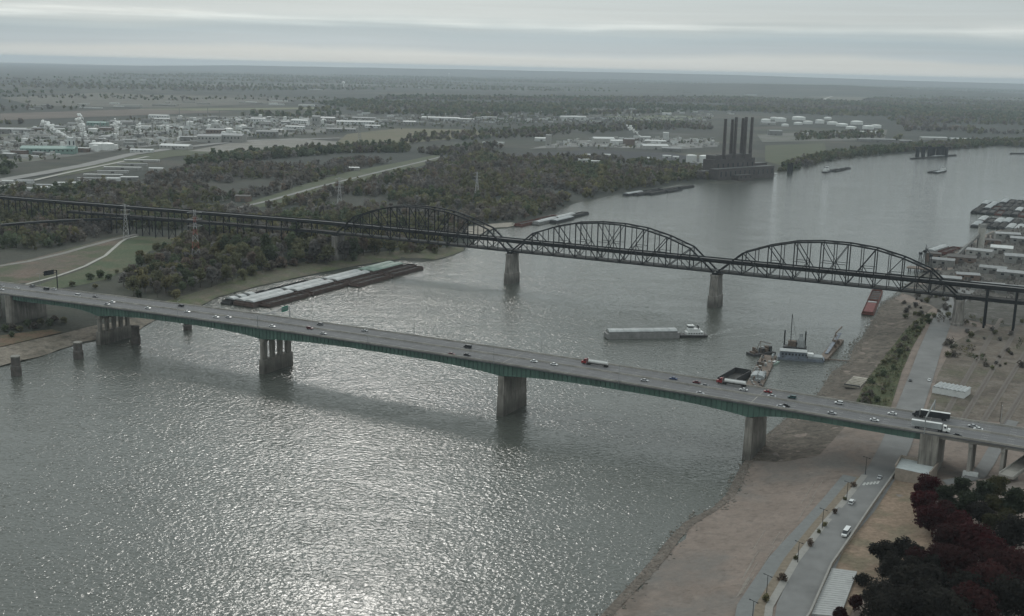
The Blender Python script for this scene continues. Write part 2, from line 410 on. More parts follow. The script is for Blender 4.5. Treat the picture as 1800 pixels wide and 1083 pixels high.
gE = noisecol('plain_ground', [(.07, .068, .055), (.09, .076, .062), (.05, .055, .042), (.075, .082, .05), (.1, .098, .088), (.042, .046, .04), (.11, .108, .1), (.035, .04, .034)],
              [None, (180, .42, .6), (420, .46, .62), (90, .5, .68, .7), (55, .58, .7, .8), (1500, .42, .54, .9), (700, .6, .66, .7), (260, .48, .56, .75)], bump=.5, bscale=.12)
pts = land_points(EPOLY, [(-700, 500, 850, 1900, 14), (-2200, 2600, 600, 4200, 55), (-7000, 9000, 400, 12000, 320), (-FAR, FAR, 0, FAR, 3000)])
V2, F = fill(EPOLY, pts); V = np.column_stack([V2, height(V2[:, 0], V2[:, 1])]); V[:len(ES), 2] = -.5
me = npmesh('ground', V, F, gE); me.polygons.foreach_set('use_smooth', [True] * len(me.polygons)); mk('ground', me, kind='structure', label='flat brown and green plain across the river reaching the horizon')
gW = noisecol('levee_ground', [(.185, .15, .128), (.215, .175, .15), (.14, .116, .1), (.155, .142, .13), (.1, .086, .074), (.23, .195, .17), (.1, .085, .072)],
              [None, (16, .42, .62), (5, .5, .66, .8), (45, .5, .65), (60, .6, .7, .8), (6, .58, .7, .6), (3, .6, .7, .5)], bump=.18, bscale=1.0, fine=.16)
pts = land_points(WPOLY, [(-150, 420, 330, 1100, 7), (-300, 1500, 100, 2200, 28), (-420, 7000, -320, 3000, 220)])
V2, F = fill(WPOLY, pts); V = np.column_stack([V2, height(V2[:, 0], V2[:, 1])]); V[:len(WS), 2] = -.4
me = npmesh('bank', V, F, gW); me.polygons.foreach_set('use_smooth', [True] * len(me.polygons)); mk('terrain', me, kind='structure', label='brown cobbled river bank and mud slope on the near side')

# far hills that make the skyline
def hills(name, dist, prof, depth, m, label):
    V, F = [], []; xs = np.linspace(-.62, .62, 180)
    for i, u in enumerate(xs):
        px = 900 + u * FPX
        hh = np.interp(px, [p[0] for p in prof], [p[1] for p in prof]) + (fbm([u * 40], [dist], 1.0, 3)[0] - .5) * dist * .00035
        V += [(u * dist, dist - depth, 2.0), (u * dist, dist, max(3.0, hh)), (u * dist, dist + depth * 1.5, 2.0)]
        if i: a = 3 * (i - 1); F += [(a, a + 3, a + 4, a + 1), (a + 1, a + 4, a + 5, a + 2)]
    me = npmesh(name, V, F, m); me.polygons.foreach_set('use_smooth', [True] * len(me.polygons))
    mk(name, me, kind='structure', label=label)
gH = noisecol('hill_ground', [(.05, .055, .045), (.085, .08, .065), (.035, .04, .034)], [None, (700, .5, .65), (300, .45, .6)])
hills('hills', 30000, [(-400, 3), (150, 4), (430, 112), (900, 150), (1250, 165), (1600, 120), (2300, 90)], 5000, gH, 'low blue wooded hills along the skyline')
hills('hills', 14000, [(-400, 3), (900, 10), (1100, 50), (1300, 88), (1480, 95), (1600, 60), (1750, 46), (2300, 60)], 2500, gH, 'nearer wooded ridge below the skyline')

def drape(name, poly, m, dz=.15, st=None, label=None, kind='structure', world=False, **k):
    L = np.array([T(x, y).xy[:] for x, y in poly]) if not world else np.asarray(poly, float)
    seg = []
    st = st or 12
    for a, b in zip(L, np.roll(L, -1, 0)):
        q = max(1, min(80, int(np.hypot(*(b - a)) / st)));
        for i in range(q): seg.append(a + (b - a) * i / q)
    seg = np.array(seg)
    P = gridpts(*[f(L[:, i]) for i in (0, 1) for f in (np.min, np.max)], st, .2); P = P[inpoly(P, seg)]; 
    if len(P): P = P[segdist(P, np.vstack([seg, seg[:1]])) > st * .35]
    V2, F = fill(seg, P); V = np.column_stack([V2, np.maximum(height(V2[:, 0], V2[:, 1]), .02) + dz])
    me = npmesh(name, V, F, m); me.polygons.foreach_set('use_smooth', [True] * len(me.polygons))
    return mk(name, me, kind=kind, label=label, **k)
def strip(name, line, w, m, dz=.2, label=None, kind='structure', world=False, st=10, parent=None, **k):
    """a ribbon of width w (m) draped along a line"""
    L = np.array([T(x, y).xy[:] for x, y in line]) if not world else np.asarray(line, float)
    P = []
    for a, b in zip(L[:-1], L[1:]):
        q = max(1, min(120, int(np.hypot(*(b - a)) / st)))
        for i in range(q): P.append(a + (b - a) * i / q)
    P.append(L[-1]); P = np.array(P); d = np.gradient(P, axis=0); nn = np.stack([-d[:, 1], d[:, 0]], 1) / np.hypot(*d.T)[:, None]
    A, B = P + nn * w / 2, P - nn * w / 2
    z = np.maximum(height(P[:, 0], P[:, 1]), np.maximum(height(A[:, 0], A[:, 1]), height(B[:, 0], B[:, 1]))) + dz
    V = np.vstack([np.column_stack([A, z]), np.column_stack([B, z])]); q = len(P)
    F = [(i, i + 1, q + i + 1, q + i) for i in range(q - 1)]
    return mk(name, npmesh(name, V, F, m), parent, kind=kind, label=label, **k)

# ------------------------------------------------------------------ highway girder bridge
PB_O, PB_A = Vector((-80.04, 718.0, 0)), -.4731
def zd(s):
    s = float(s)
    if s < -300: return zd(-300) + (s + 300) * .020
    if s > 300: return zd(300) - (s - 300) * .004
    return 34.27 - 1.322 * ((s - 83.1) / 200) ** 2
def PB(s, t, z): return PB_O + Vector((s * math.cos(PB_A) - t * math.sin(PB_A), s * math.sin(PB_A) + t * math.cos(PB_A), z))
def invPB(p):
    d = Vector(p) - PB_O; return d.x * math.cos(PB_A) + d.y * math.sin(PB_A), -d.x * math.sin(PB_A) + d.y * math.cos(PB_A)
SP = [-335.0, -243.85, -91.45, 91.45, 243.85, 333.6]
def gdepth(s):
    if s < SP[0] or s > SP[-1]: return 2.6
    for a, b in zip(SP[:-1], SP[1:]):
        if a <= s <= b:
            u = (s - a) / (b - a); e = 1 - 4 * u * (1 - u)
            da = 3.2 if a == SP[0] else 7.4; db = 3.6 if b == SP[-1] else 7.4
            ends = da * (1 - u) + db * u; midv = 4.2 if b - a > 100 else 3.4
            return midv + (ends - midv) * e ** 1.5
asph = mat('bridge_asphalt', (.11, .11, .113), .85, .3, .35, coords='Object', stretch=(.03, 1.6, 1))
conc = mat('weathered_concrete', (.27, .255, .23), .9, .35, .12, bump=.05, stretch=(1, 1, .35))
concl = mat('pale_concrete', (.36, .35, .32), .9, .2, .3)
def tidal(m, lo=3.0, hi=9.0):
    """flood stain: dark silt on the foot of a pier with an uneven upper edge, and run-down streaks"""
    n = m.node_tree.nodes; l = m.node_tree.links; b = n['Principled BSDF']; src = b.inputs['Base Color'].links[0].from_socket
    t = n.new('ShaderNodeTexCoord'); sp = n.new('ShaderNodeSeparateXYZ'); l.new(t.outputs['Object'], sp.inputs[0])
    q = n.new('ShaderNodeMapping'); q.inputs['Scale'].default_value = (.9, .9, .09); l.new(t.outputs['Object'], q.inputs[0]); ns = n.new('ShaderNodeTexNoise'); ns.inputs['Scale'].default_value = 1; ns.inputs['Detail'].default_value = 5; l.new(q.outputs[0], ns.inputs['Vector'])
    ml = n.new('ShaderNodeMath'); ml.operation = 'MULTIPLY_ADD'; l.new(ns.outputs[0], ml.inputs[0]); ml.inputs[1].default_value = -9; l.new(sp.outputs['Z'], ml.inputs[2])
    mr = n.new('ShaderNodeMapRange'); l.new(ml.outputs[0], mr.inputs[0]); mr.inputs['From Min'].default_value = lo - 4.5; mr.inputs['From Max'].default_value = hi - 4.5; mr.inputs['To Min'].default_value = .5; mr.inputs['To Max'].default_value = 1.0
    m2 = n.new('ShaderNodeMapRange'); l.new(ns.outputs[0], m2.inputs[0]); m2.inputs['From Min'].default_value = .35; m2.inputs['From Max'].default_value = .62; m2.inputs['To Min'].default_value = .6; m2.inputs['To Max'].default_value = 1.1
    mm = n.new('ShaderNodeMath'); mm.operation = 'MULTIPLY'; l.new(mr.outputs[0], mm.inputs[0]); l.new(m2.outputs[0], mm.inputs[1])
    v = n.new('ShaderNodeVectorMath'); v.operation = 'SCALE'; l.new(src, v.inputs[0]); l.new(mm.outputs[0], v.inputs['Scale']); l.new(v.outputs[0], b.inputs['Base Color'])
    return m
concp = tidal(mat('stained_pier_concrete', (.23, .215, .19), .9, .3, .12, bump=.05))
pgreen = mat('green_girder_paint', (.075, .135, .11), .55, .28, .12, stretch=(1, 1, .3))
pgreen2 = mat('dull_green_girder_paint', (.06, .105, .09), .6, .28, .12)
steel = mat('grey_galvanised_steel', (.25, .26, .26), .55, .15, .5)
dsteel = mat('black_bridge_steel', (.016, .018, .02), .7, .4, .15, spec=.25)
white = mat('white_paint', (.72, .72, .7), .5, .1, .5)
paintw = mat('worn_lane_paint', (.42, .42, .4), .8, .3, .3)
HB = thing('highway_bridge', 'long green girder highway bridge with grey deck on concrete piers', 'bridge', PB_O, PB_A)
ss = np.arange(-560, 561, 4.0)
def sweep(name, prof, mats, parent, s_list=ss, zf=zd):
    """constant outline (t, dz) swept along the deck"""
    V = []; F = []; k = len(prof)
    for s in s_list:
        for t_, z_ in prof: V.append((s, t_, zf(s) + z_))
    for i in range(len(s_list) - 1):
        for j in range(k):
            q = (j + 1) % k; F.append((i * k + j, i * k + q, (i + 1) * k + q, (i + 1) * k + j))
    m = MB(); m.v = V; m.f = F; m.mi = [0] * len(F); m.quad(*[V[j] for j in range(k)]); m.quad(*[V[-k + j] for j in range(k)])
    return m.build(name, mats, parent)
rustm = mat('rusted_edge', (.1, .075, .06), .85, .5, .2)
deck = sweep('deck', [(-16.9, -1.7), (16.9, -1.7), (16.9, -.95), (-16.9, -.95)], asph, HB)
for sg in (-1, 1):
    sweep('parapet', [(sg * 16.3, -.94), (sg * 16.95, -.94), (sg * 16.85, 0.0), (sg * 16.5, 0.0)], conc, HB)
sweep('median_barrier', [(-.45, -.94), (.45, -.94), (.16, 0.05), (-.16, 0.05)], conc, HB)
for sg in (-1, 1):
    m = MB(); gs = np.arange(-336, 334.1, 3.0)
    for i, s in enumerate(gs[:-1]):
        s2 = gs[i + 1]; a0, a1 = zd(s) - 1.7, zd(s2) - 1.7; b0, b1 = zd(s) - 1.7 - gdepth(s), zd(s2) - 1.7 - gdepth(s2)
        t0, t1 = sg * 15.2, sg * 9.0
        m.quad((s, t0, a0), (s2, t0, a1), (s2, t0, b1), (s, t0, b0)); m.quad((s, t1, a0), (s2, t1, a1), (s2, t1, b1), (s, t1, b0))
        m.quad((s, t0 + sg * .25, b0), (s2, t0 + sg * .25, b1), (s2, t1, b1), (s, t1, b0))
        # flange lips and web stiffeners
        m.quad((s, t0, b0 + .12), (s2, t0, b1 + .12), (s2, t0 + sg * .25, b1), (s, t0 + sg * .25, b0))
        m.quad((s, t0 + sg * .14, a0 - .02), (s2, t0 + sg * .14, a1 - .02), (s2, t0 + sg * .14, a1 - .5), (s, t0 + sg * .14, a0 - .5))
        m.box(s - .14, s + .14, min(t0, t0 + sg * .34), max(t0, t0 + sg * .34), b0 + .03, a0 - .03, mi=1)
    m.build('girder', [pgreen, pgreen2], HB)
m = MB()
for sg in (-1, 1):
    for t_ in (4.6, 8.6, 12.4):
        for s in np.arange(-540, 540, 12.0): m.box(s, s + 3.2, sg * t_ - .09, sg * t_ + .09, zd(s) - .945, zd(s) - .93)
m.build('lane_marking', paintw, HB, kind='stuff')
for sg, t_ in ((-1, 1.1), (-1, 15.6), (1, 1.1), (1, 15.6)):
    sweep('edge_line', [(sg * t_ - .08, -.944), (sg * t_ + .08, -.944), (sg * t_ + .08, -.932), (sg * t_ - .08, -.932)], paintw, HB)
for s in SP: MB().box(s - .2, s + .2, -16.2, 16.2, zd(s) - .947, zd(s) - .928).build('expansion_joint', conc, HB)
def ptop(s): return zd(s) - 1.72 - gdepth(s)
tp = 15.3
# pier near the far shore: open columns on a long base wall
s = SP[1]; m = MB(); m.box(s - 2.4, s + 2.4, -tp - .6, tp + .6, -3, 9.6, ty=.4, tx=.2); m.box(s - 2.1, s + 2.1, -tp, tp, ptop(s) - 2.2, ptop(s) + .02)
for k in range(5): c = -tp + 1.9 + k * (2 * tp - 3.8) / 4; m.box(s - 1.2, s + 1.2, c - 1.2, c + 1.2, 9.5, ptop(s) - 2.1)
m.build('pier', concp, HB, label='far shore pier of five columns on a wall')
# pier with three tall slots
s = SP[2]; m = MB(); m.box(s - 2.3, s + 2.3, -tp - .4, tp + .4, -3, 9.5, tx=.15, ty=.3); m.box(s - 2.0, s + 2.0, -tp, tp, ptop(s) - 1.8, ptop(s) + .02)
slots = [-8.2, 0.0, 8.2]; e = -tp
for c in slots + [None]:
    b1 = c - 2.3 if c is not None else tp
    m.box(s - 1.1, s + 1.1, e, b1, 9.4, ptop(s) - 1.7); e = (c or 0) + 2.3
m.build('pier', concp, HB, label='river pier with three tall open slots')
for s, nm in ((SP[3], 'solid wall pier standing in midstream'), (SP[4], 'solid wall pier at the near bank')):
    m = MB(); m.box(s - 2.4, s + 2.4, -tp - .5, tp + .5, -3, 12.5, tx=.25, ty=.35); m.box(s - 2.05, s + 2.05, -tp, tp, 12.4, ptop(s) + .02); m.build('pier', concp, HB, label=nm)
s = SP[5]; m = MB(); m.box(s - 1.5, s + 7.5, -17.3, 17.3, 3, zd(s) - 1.72); m.build('pier', concp, HB, label='broad abutment pier beside the boulevard')
s = SP[0]; m = MB(); m.box(s - 5, s + 1.2, -17.2, -9, 2, zd(s) - 1.75); m.box(s - 4, s, -9, 17, 2, zd(s) - 1.78); m.build('pier', concp, HB, label='broad abutment pier on the far shore')
for s in (-362, -388, -414, -445, -480, -520, *range(356, 560, 15)):
    m = MB(); m.box(s - 1, s + 1, -16, 16, zd(s) - 5.2, zd(s) - 3.4)
    for c in (-14, -5, 5, 14): m.box(s - .8, s + .8, c - .9, c + .9, 1, zd(s) - 5.1)
    m.build('bent', conc, HB)
for a0, a1 in ((-560, -340), (341, 560)):
    for t_ in (-15, -9, -3, 3, 9, 15): sweep('stringer', [(t_ - .3, -3.4), (t_ + .3, -3.4), (t_ + .3, -1.71), (t_ - .3, -1.71)], conc, HB, np.arange(a0, a1, 20.0))

# ------------------------------------------------------------------ truss bridge
MB_O, MB_A, SPAN = Vector((91.63, 1060.03, 0)), -.4575, 206.3
def MA(s, t, z): return MB_O + Vector((s * math.cos(MB_A) - t * math.sin(MB_A), s * math.sin(MB_A) + t * math.cos(MB_A), z))
def invMA(p):
    d = Vector(p) - MB_O; return d.x * math.cos(MB_A) + d.y * math.sin(MB_A), -d.x * math.sin(MB_A) + d.y * math.cos(MB_A)
TB = thing('truss_bridge', 'double deck black steel truss bridge with three arched spans on stone piers', 'bridge', MB_O, MB_A)
ZB = 31.6                                  # bottom chord
HT = [0, 19.5, 27.6, 33.0, 35.2, 35.2, 33.0, 27.6, 19.5, 0]
stone = tidal(mat('pier_stone', (.23, .215, .195), .9, .35, .3, bump=.04, stretch=(1, 1, .4)))
MEM = {}
def member(name, parent, a, b, w, h):
    MB().beam(a, b, w * 1.3, h * 1.3, up=(0, 1, 0)).build(name, dsteel, parent)
for k in range(3):
    sp = mk('truss_span', None, TB)
    S0 = (k - 1.5) * SPAN; gap = 1.6; PW = (SPAN - 2 * gap) / 9
    X = [S0 + gap + i * PW for i in range(10)]
    for t_ in (-6.2, 6.2):
        P = lambda x, z: (x, t_, ZB + z)
        for i in range(9):
            member('bottom_chord', sp, P(X[i], 0), P(X[i + 1], 0), .9, 1.3)
            if 0 < i < 8: member('top_chord', sp, P(X[i], HT[i]), P(X[i + 1], HT[i + 1]), .95, 1.15)
        member('end_post', sp, P(X[0], 0), P(X[1], HT[1]), .95, 1.2); member('end_post', sp, P(X[9], 0), P(X[8], HT[8]), .95, 1.2)
        for i in range(1, 9): member('vertical_post', sp, P(X[i], 0), P(X[i], HT[i]), .62, .75)
        for i in range(9):
            xm = (X[i] + X[i + 1]) / 2; hm = (HT[i] + HT[i + 1]) / 2
            if i in (0, 8):
                member('sub_post', sp, P(xm, 0), P(xm, hm), .45, .5)
                member('sub_diagonal', sp, P(xm, hm), P(X[1] if i == 0 else X[8], 0), .4, .45)
                continue
            member('sub_post', sp, P(xm, 0), P(xm, hm), .45, .5)
            if i < 4: u, v = i, i + 1
            elif i > 4: u, v = i + 1, i
            else: u, v = None, None
            if u is not None:
                member('diagonal', sp, P(X[u], HT[u]), P(X[v], 0), .5, .7); zm = HT[u] / 2
                member('sub_diagonal', sp, P(xm, zm), P(X[u], 0), .4, .5)
                member('strut', sp, P(X[u], zm), P(xm, zm), .3, .35)
            else:
                member('diagonal', sp, P(X[4], HT[4]), P(X[5], 0), .4, .5); member('diagonal', sp, P(X[5], HT[5]), P(X[4], 0), .4, .5)
                member('strut', sp, P(X[4], HT[4] / 2), P(X[5], HT[4] / 2), .3, .35)
    for i in range(1, 9):                       # portals, sway frames between the two trusses
        member('sway_brace', sp, (X[i], -6.2, ZB + HT[i]), (X[i], 6.2, ZB + HT[i]), .4, .5)
        member('sway_brace', sp, (X[i], -6.2, ZB + max(HT[i] - 4, 13)), (X[i], 6.2, ZB + max(HT[i] - 4, 13)), .3, .35)
    for i in range(10): MB().box(X[i] - .3, X[i] + .3, -6, 6, ZB - .3, ZB + .8).build('floor_beam', dsteel, sp)
    for i in range(1, 8):
        member('lateral_brace', sp, (X[i], -6.2, ZB + HT[i]), (X[i + 1], 6.2, ZB + HT[i + 1]), .22, .25)
        member('lateral_brace', sp, (X[i], 6.2, ZB + HT[i]), (X[i + 1], -6.2, ZB + HT[i + 1]), .22, .25)
rdeck = mat('viaduct_roadway', (.12, .12, .118), .85, .2, .1)
def zroad(s): return ZB + 11.2 - (max(0, -s - 330) * .0165)
tie = mat('dark_track_deck', (.05, .046, .042), .9, .3, .3)
sl = np.arange(-1.5 * SPAN, 1.5 * SPAN + 1, SPAN / 20)
sweep('rail_deck', [(-5, -.3), (5, -.3), (5, .25), (-5, .25)], tie, TB, sl, lambda s: ZB + .9)
for t_ in (-3.2, -1.7, 1.7, 3.2): sweep('rail', [(t_ - .08, 0), (t_ + .08, 0), (t_ + .08, .2), (t_ - .08, .2)], steel, TB, sl, lambda s: ZB + 1.16)
s_road = np.concatenate([np.arange(-1300, -310, 30.0), sl, np.arange(330, 640, 30.0)])
sweep('road_deck', [(-5.5, -1.3), (5.5, -1.3), (5.5, -.45), (-5.5, -.45)], rdeck, TB, s_road, zroad)
for sg in (-1, 1): sweep('road_railing', [(sg * 5.55, -1.9), (sg * 5.8, -1.9), (sg * 5.8, .55), (sg * 5.55, .55)], dsteel, TB, s_road, zroad)
for sg in (-1, 1): sweep('road_stringer', [(sg * 4.2 - .3, -3.0), (sg * 4.2 + .3, -3.0), (sg * 4.2 + .3, -1.32), (sg * 4.2 - .3, -1.32)], dsteel, TB, s_road, zroad)
for k in range(3):
    S0 = (k - 1.5) * SPAN; PW = (SPAN - 3.2) / 9
    for i in range(1, 9):
        s = S0 + 1.6 + i * PW; MB().box(s - .3, s + .3, -6, 6, zroad(s) - 3, zroad(s) - 1.35).build('road_floor_beam', dsteel, TB)
for s in (-1.5 * SPAN, -.5 * SPAN, .5 * SPAN, 1.5 * SPAN):
    m = MB(); g = 0 if abs(s) < 150 else 2
    def oct_(hx, ht, z): return [(s - hx, -ht + hx * .8, z), (s - hx * .4, -ht, z), (s + hx * .4, -ht, z), (s + hx, -ht + hx * .8, z), (s + hx, ht - hx * .8, z), (s + hx * .4, ht, z), (s - hx * .4, ht, z), (s - hx, ht - hx * .8, z)]
    lv = [oct_(5.2, 11.6, -3), oct_(4.9, 11.2, 10.0), oct_(4.4, 10.6, 10.3), oct_(3.5, 9.6, 27.2), oct_(4.1, 10.2, 27.4), oct_(4.1, 10.2, 29.2)]
    for A, B in zip(lv[:-1], lv[1:]):
        for i in range(8): m.quad(A[i], A[(i + 1) % 8], B[(i + 1) % 8], B[i])
    m.quad(*lv[-1]); pr = m.build('pier', stone, TB)
    for t_ in (-6.2, 6.2): MB().box(s - 2.4, s + 2.4, t_ - .9, t_ + .9, 29.2, ZB - .4).build('bearing', dsteel, pr)
# approach viaducts: rail girder below, steel towers, road deck above
def zrail(s): return ZB + .9 - max(0, -s - 330) * .018
for a0, a1 in ((-700, -309), (309.5, 600)):
    sl2 = np.append(np.arange(a0, a1, 25.0), a1)
    for sg in (-1, 1): sweep('viaduct_girder', [(sg * 4.5 - .3, -2.6), (sg * 4.5 + .3, -2.6), (sg * 4.5 + .3, .3), (sg * 4.5 - .3, .3)], dsteel, TB, sl2, zrail)
    sweep('viaduct_track', [(-4.2, -.5), (4.2, -.5), (4.2, .1), (-4.2, .1)], tie, TB, sl2, zrail)
bents = list(np.arange(-1280, -320, 20.0)) + [330, 352, 374, 396, 418, 440, 470, 500, 530, 560, 590]
for s in bents:
    top = zroad(s) - 3.0; m = MB(); low = 3.0; low = max(2.0, hz(*MA(s, 0, 0).xy)) - .5
    for t_ in (-5, 5):
        m.beam((s, t_ * 1.15, low), (s, t_, top), 1.7 if s > 0 else .9, 1.7 if s > 0 else .9)
    for z0, z1 in ((low + 1, (low + top) / 2), ((low + top) / 2, top)):
        m.beam((s, -5.4, z0), (s, 5.2, z1), .35, .35); m.beam((s, 5.4, z0), (s, -5.2, z1), .35, .35)
    m.box(s - .5, s + .5, -5.6, 5.6, top - .1, top + 1.4)
    m.build('trestle_bent', dsteel, TB)
# curved rail branch that leaves the viaduct on the far shore
BR = thing('rail_trestle', 'low dark railway trestle curving away left behind the highway bridge', 'trestle')
bl_ = [(-60, 402), (0, 396), (60, 391), (110, 388), (160, 386), (230, 384), (300, 388)]
L = [G(x, y, 21.0) for x, y in bl_]
for a, b in zip(L[:-1], L[1:]):
    MB().beam(a, b, 6.0, 2.4).build('girder', dsteel, BR)
    for q in (0.0, .5):
        c = a.lerp(b, q); d = (b - a).normalized(); nn = Vector((-d.y, d.x, 0)); m = MB()
        for sg in (-1, 1): m.beam(c + nn * sg * 3.6 - Vector((0, 0, 18)), c + nn * sg * 2.4 - Vector((0, 0, 1)), .7, .7)
        m.beam(c - nn * 3.4 - Vector((0, 0, 14)), c + nn * 2.6 - Vector((0, 0, 3)), .3, .3); m.beam(c + nn * 3.4 - Vector((0, 0, 14)), c - nn * 2.6 - Vector((0, 0, 3)), .3, .3)
        m.build('trestle_bent', dsteel, BR)

# ------------------------------------------------------------------ zones of the far shore
def zone(name, poly, cols, scales, label, dz=.15, st=10):
    return drape(name, poly, noisecol(name + '_' + str(len(MATS)), cols, scales, bump=.25, bscale=.5), dz, st, label=label)
zone('mud_beach', [(-60, 668), (0, 645), (66, 628), (110, 613), (150, 601), (175, 597), (232, 590), (252, 574), (276, 561), (300, 555), (285, 549), (200, 566), (120, 584), (60, 597), (0, 611), (-60, 625)],
     [(.15, .13, .105), (.2, .175, .145), (.095, .085, .07)], [None, (18, .45, .6), (8, .5, .65)], 'grey brown mud beach at the far waterline', .12, 6)
zone('weed_strip', [(-60, 624), (0, 610), (60, 596), (110, 584), (90, 579), (40, 585), (-60, 598)], [(.13, .09, .062), (.1, .085, .055)], [None, (10, .45, .6)], 'rusty red weeds above the mud beach', .2, 6)
zone('grass_bank', [(62, 503), (110, 486), (150, 473), (185, 452), (212, 428), (236, 415), (300, 418), (330, 425), (262, 442), (232, 470), (190, 490), (150, 500), (100, 508)],
     [(.07, .09, .05), (.088, .096, .058), (.11, .1, .065)], [None, (25, .45, .6), (40, .52, .66)], 'green grass slope beside the gravel path', .2, 8)
zone('bare_field', [(-60, 470), (0, 466), (60, 454), (150, 430), (215, 413), (230, 415), (208, 428), (180, 453), (130, 475), (60, 497), (0, 500), (-60, 505)],
     [(.115, .098, .078), (.145, .11, .088), (.09, .092, .06), (.075, .085, .05)], [None, (30, .45, .6), (22, .5, .65), (45, .5, .62)], 'bare reddish brown field left of the grass slope', .2, 8)
pathm = mat('pale_gravel', (.34, .33, .3), .95, .15, .2)
roadm = mat('worn_asphalt', (.15, .15, .147), .9, .2, .08)
groad = mat('grey_roadway', (.2, .195, .185), .9, .2, .05)
strip('path', [(40, 502), (100, 486), (150, 468), (185, 450), (212, 426), (222, 420), (242, 415)], 3.6, pathm, .35, 'pale gravel path climbing the green bank')
strip('track', [(-40, 474), (50, 460), (110, 446), (160, 432), (205, 420), (240, 412)], 7, mat('gravel_track', (.2, .19, .175), .95, .2, .2), .35, 'grey gravel track across the bare field')
zone('sand_bar', [(843, 423), (842, 413), (853, 407), (870, 402), (892, 400), (912, 395.5), (900, 391), (860, 394), (825, 398), (800, 405), (830, 415)], [(.27, .245, .21), (.2, .18, .155)], [None, (15, .45, .65)], 'pale sand bar behind the first truss span', .12, 10)
zone('bank_shelf', [(300, 553), (345, 543), (380, 523), (450, 504), (560, 480), (640, 465), (707, 455), (764, 457), (783, 452), (815, 441), (815, 434), (760, 438), (660, 443), (560, 455), (450, 478), (370, 505), (290, 530), (270, 545)],
     [(.1, .095, .07), (.085, .1, .05), (.14, .115, .09)], [None, (22, .45, .62), (12, .52, .66)], 'weedy bank shelf between the grove and moored barges', .15, 8)
zone('levee', [(418, 373), (480, 361), (560, 339), (640, 319), (700, 304), (785, 279), (772, 271), (690, 288), (620, 301), (550, 319), (480, 343), (436, 356)],
     [(.078, .09, .055), (.1, .103, .068)], [None, (60, .45, .62)], 'long green grass levee running inland', .5, 30)
strip('levee_road', [(404, 370), (480, 352), (560, 329), (640, 309.5), (700, 295), (780, 275)], 9, groad, 1.0, 'pale road along the crest of the green levee', st=25)
zone('verge', [(100, 312), (230, 290), (300, 276), (395, 268), (400, 262), (300, 264), (220, 276), (120, 294)], [(.088, .095, .06), (.075, .085, .055)], [None, (80, .45, .62)], 'green verge beside the far highway', .5, 40)
strip('highway', [(-60, 330), (0, 318), (70, 306), (150, 291), (230, 272), (300, 262), (380, 253), (450, 247), (600, 243)], 30, groad, 1.0, 'far grey highway crossing the plain on the left', st=40)
strip('service_road', [(-60, 342), (0, 329), (60, 318), (125, 303), (190, 290), (260, 276)], 10, pathm, 1.2, 'pale service road below the far highway', st=40)
zone('gravel_yard', [(330, 266), (420, 249), (520, 243), (600, 250), (590, 262), (520, 270), (400, 268)], [(.19, .18, .16), (.23, .22, .2)], [None, (60, .45, .62)], 'pale gravel yard at the end of the works', .6, 45)
zone('dry_field', [(590, 252), (610, 236), (700, 226), (830, 228), (872, 238), (760, 248), (650, 259)], [(.14, .125, .085), (.115, .115, .07)], [None, (90, .45, .62)], 'dry yellow brown field beyond the woods', .6, 60)
zone('plant_lawn', [(1345, 256), (1450, 252), (1452, 268), (1420, 283), (1372, 291), (1345, 284)], [(.078, .088, .055), (.09, .092, .06)], [None, (50, .45, .62)], 'green field beside the power station', .6, 30)
zone('paved_yard', [(930, 262), (1000, 248), (1120, 243), (1255, 245), (1262, 258), (1180, 264), (1040, 258)], [(.17, .168, .16), (.22, .215, .205), (.1, .1, .09)], [None, (60, .48, .6), (45, .55, .65)], 'grey industrial yards left of the power station', .6, 50)
zone('coal_yard', [(905, 271), (1050, 264), (1180, 270), (1252, 284), (1246, 297), (1190, 291), (1060, 278), (908, 280)], [(.045, .047, .05), (.06, .06, .062)], [None, (60, .45, .62)], 'black coal yard behind the woods', .9, 40)
zone('tank_yard', [(1330, 236), (1560, 228), (1555, 246), (1340, 250)], [(.15, .148, .135), (.1, .105, .08)], [None, (80, .45, .62)], 'pale yard below the white storage tanks', .6, 60)
zone('works_yard', [(-80, 300), (0, 292), (110, 277), (230, 262), (330, 250), (450, 240), (600, 232), (640, 222), (560, 205), (300, 205), (0, 228), (-80, 232)],
     [(.15, .148, .138), (.2, .195, .185), (.085, .085, .07), (.11, .115, .075)], [None, (90, .47, .6), (120, .48, .62), (70, .55, .66)], 'grey yards of the chemical works', .5, 60)
for k, (poly, c) in enumerate([([(0, 172), (160, 164), (380, 170), (520, 180), (300, 190), (60, 186)], (.11, .105, .088)), ([(230, 191.5), (470, 190), (560, 189), (560, 192), (330, 195)], (.15, .155, .1)),
                               ([(0, 200), (250, 192), (420, 197), (240, 203), (0, 212)], (.12, .1, .085)), ([(1060, 205), (1180, 203), (1260, 208), (1140, 214)], (.13, .14, .09)),
                               ([(1420, 170), (1520, 168), (1640, 175), (1500, 178)], (.11, .105, .08)), ([(300, 148), (700, 146), (720, 150), (320, 152)], (.1, .095, .085))]):
    zone('field', poly, [c, tuple(v * 1.25 for v in c)], [None, (160, .45, .62)], ['pale tan fields far out on the left plain', 'thin green and tan field strip on the left plain', 'dull brown field behind the works', 'light green field left of the tank farm', 'brown clearing in the far right woods', 'thin pale field strip under the skyline'][k], .8, 220)
strip('road', [(1425, 190), (1440, 181), (1452, 173), (1470, 167)], 26, pathm, 1.5, 'pale road climbing through the far right woods', st=120)

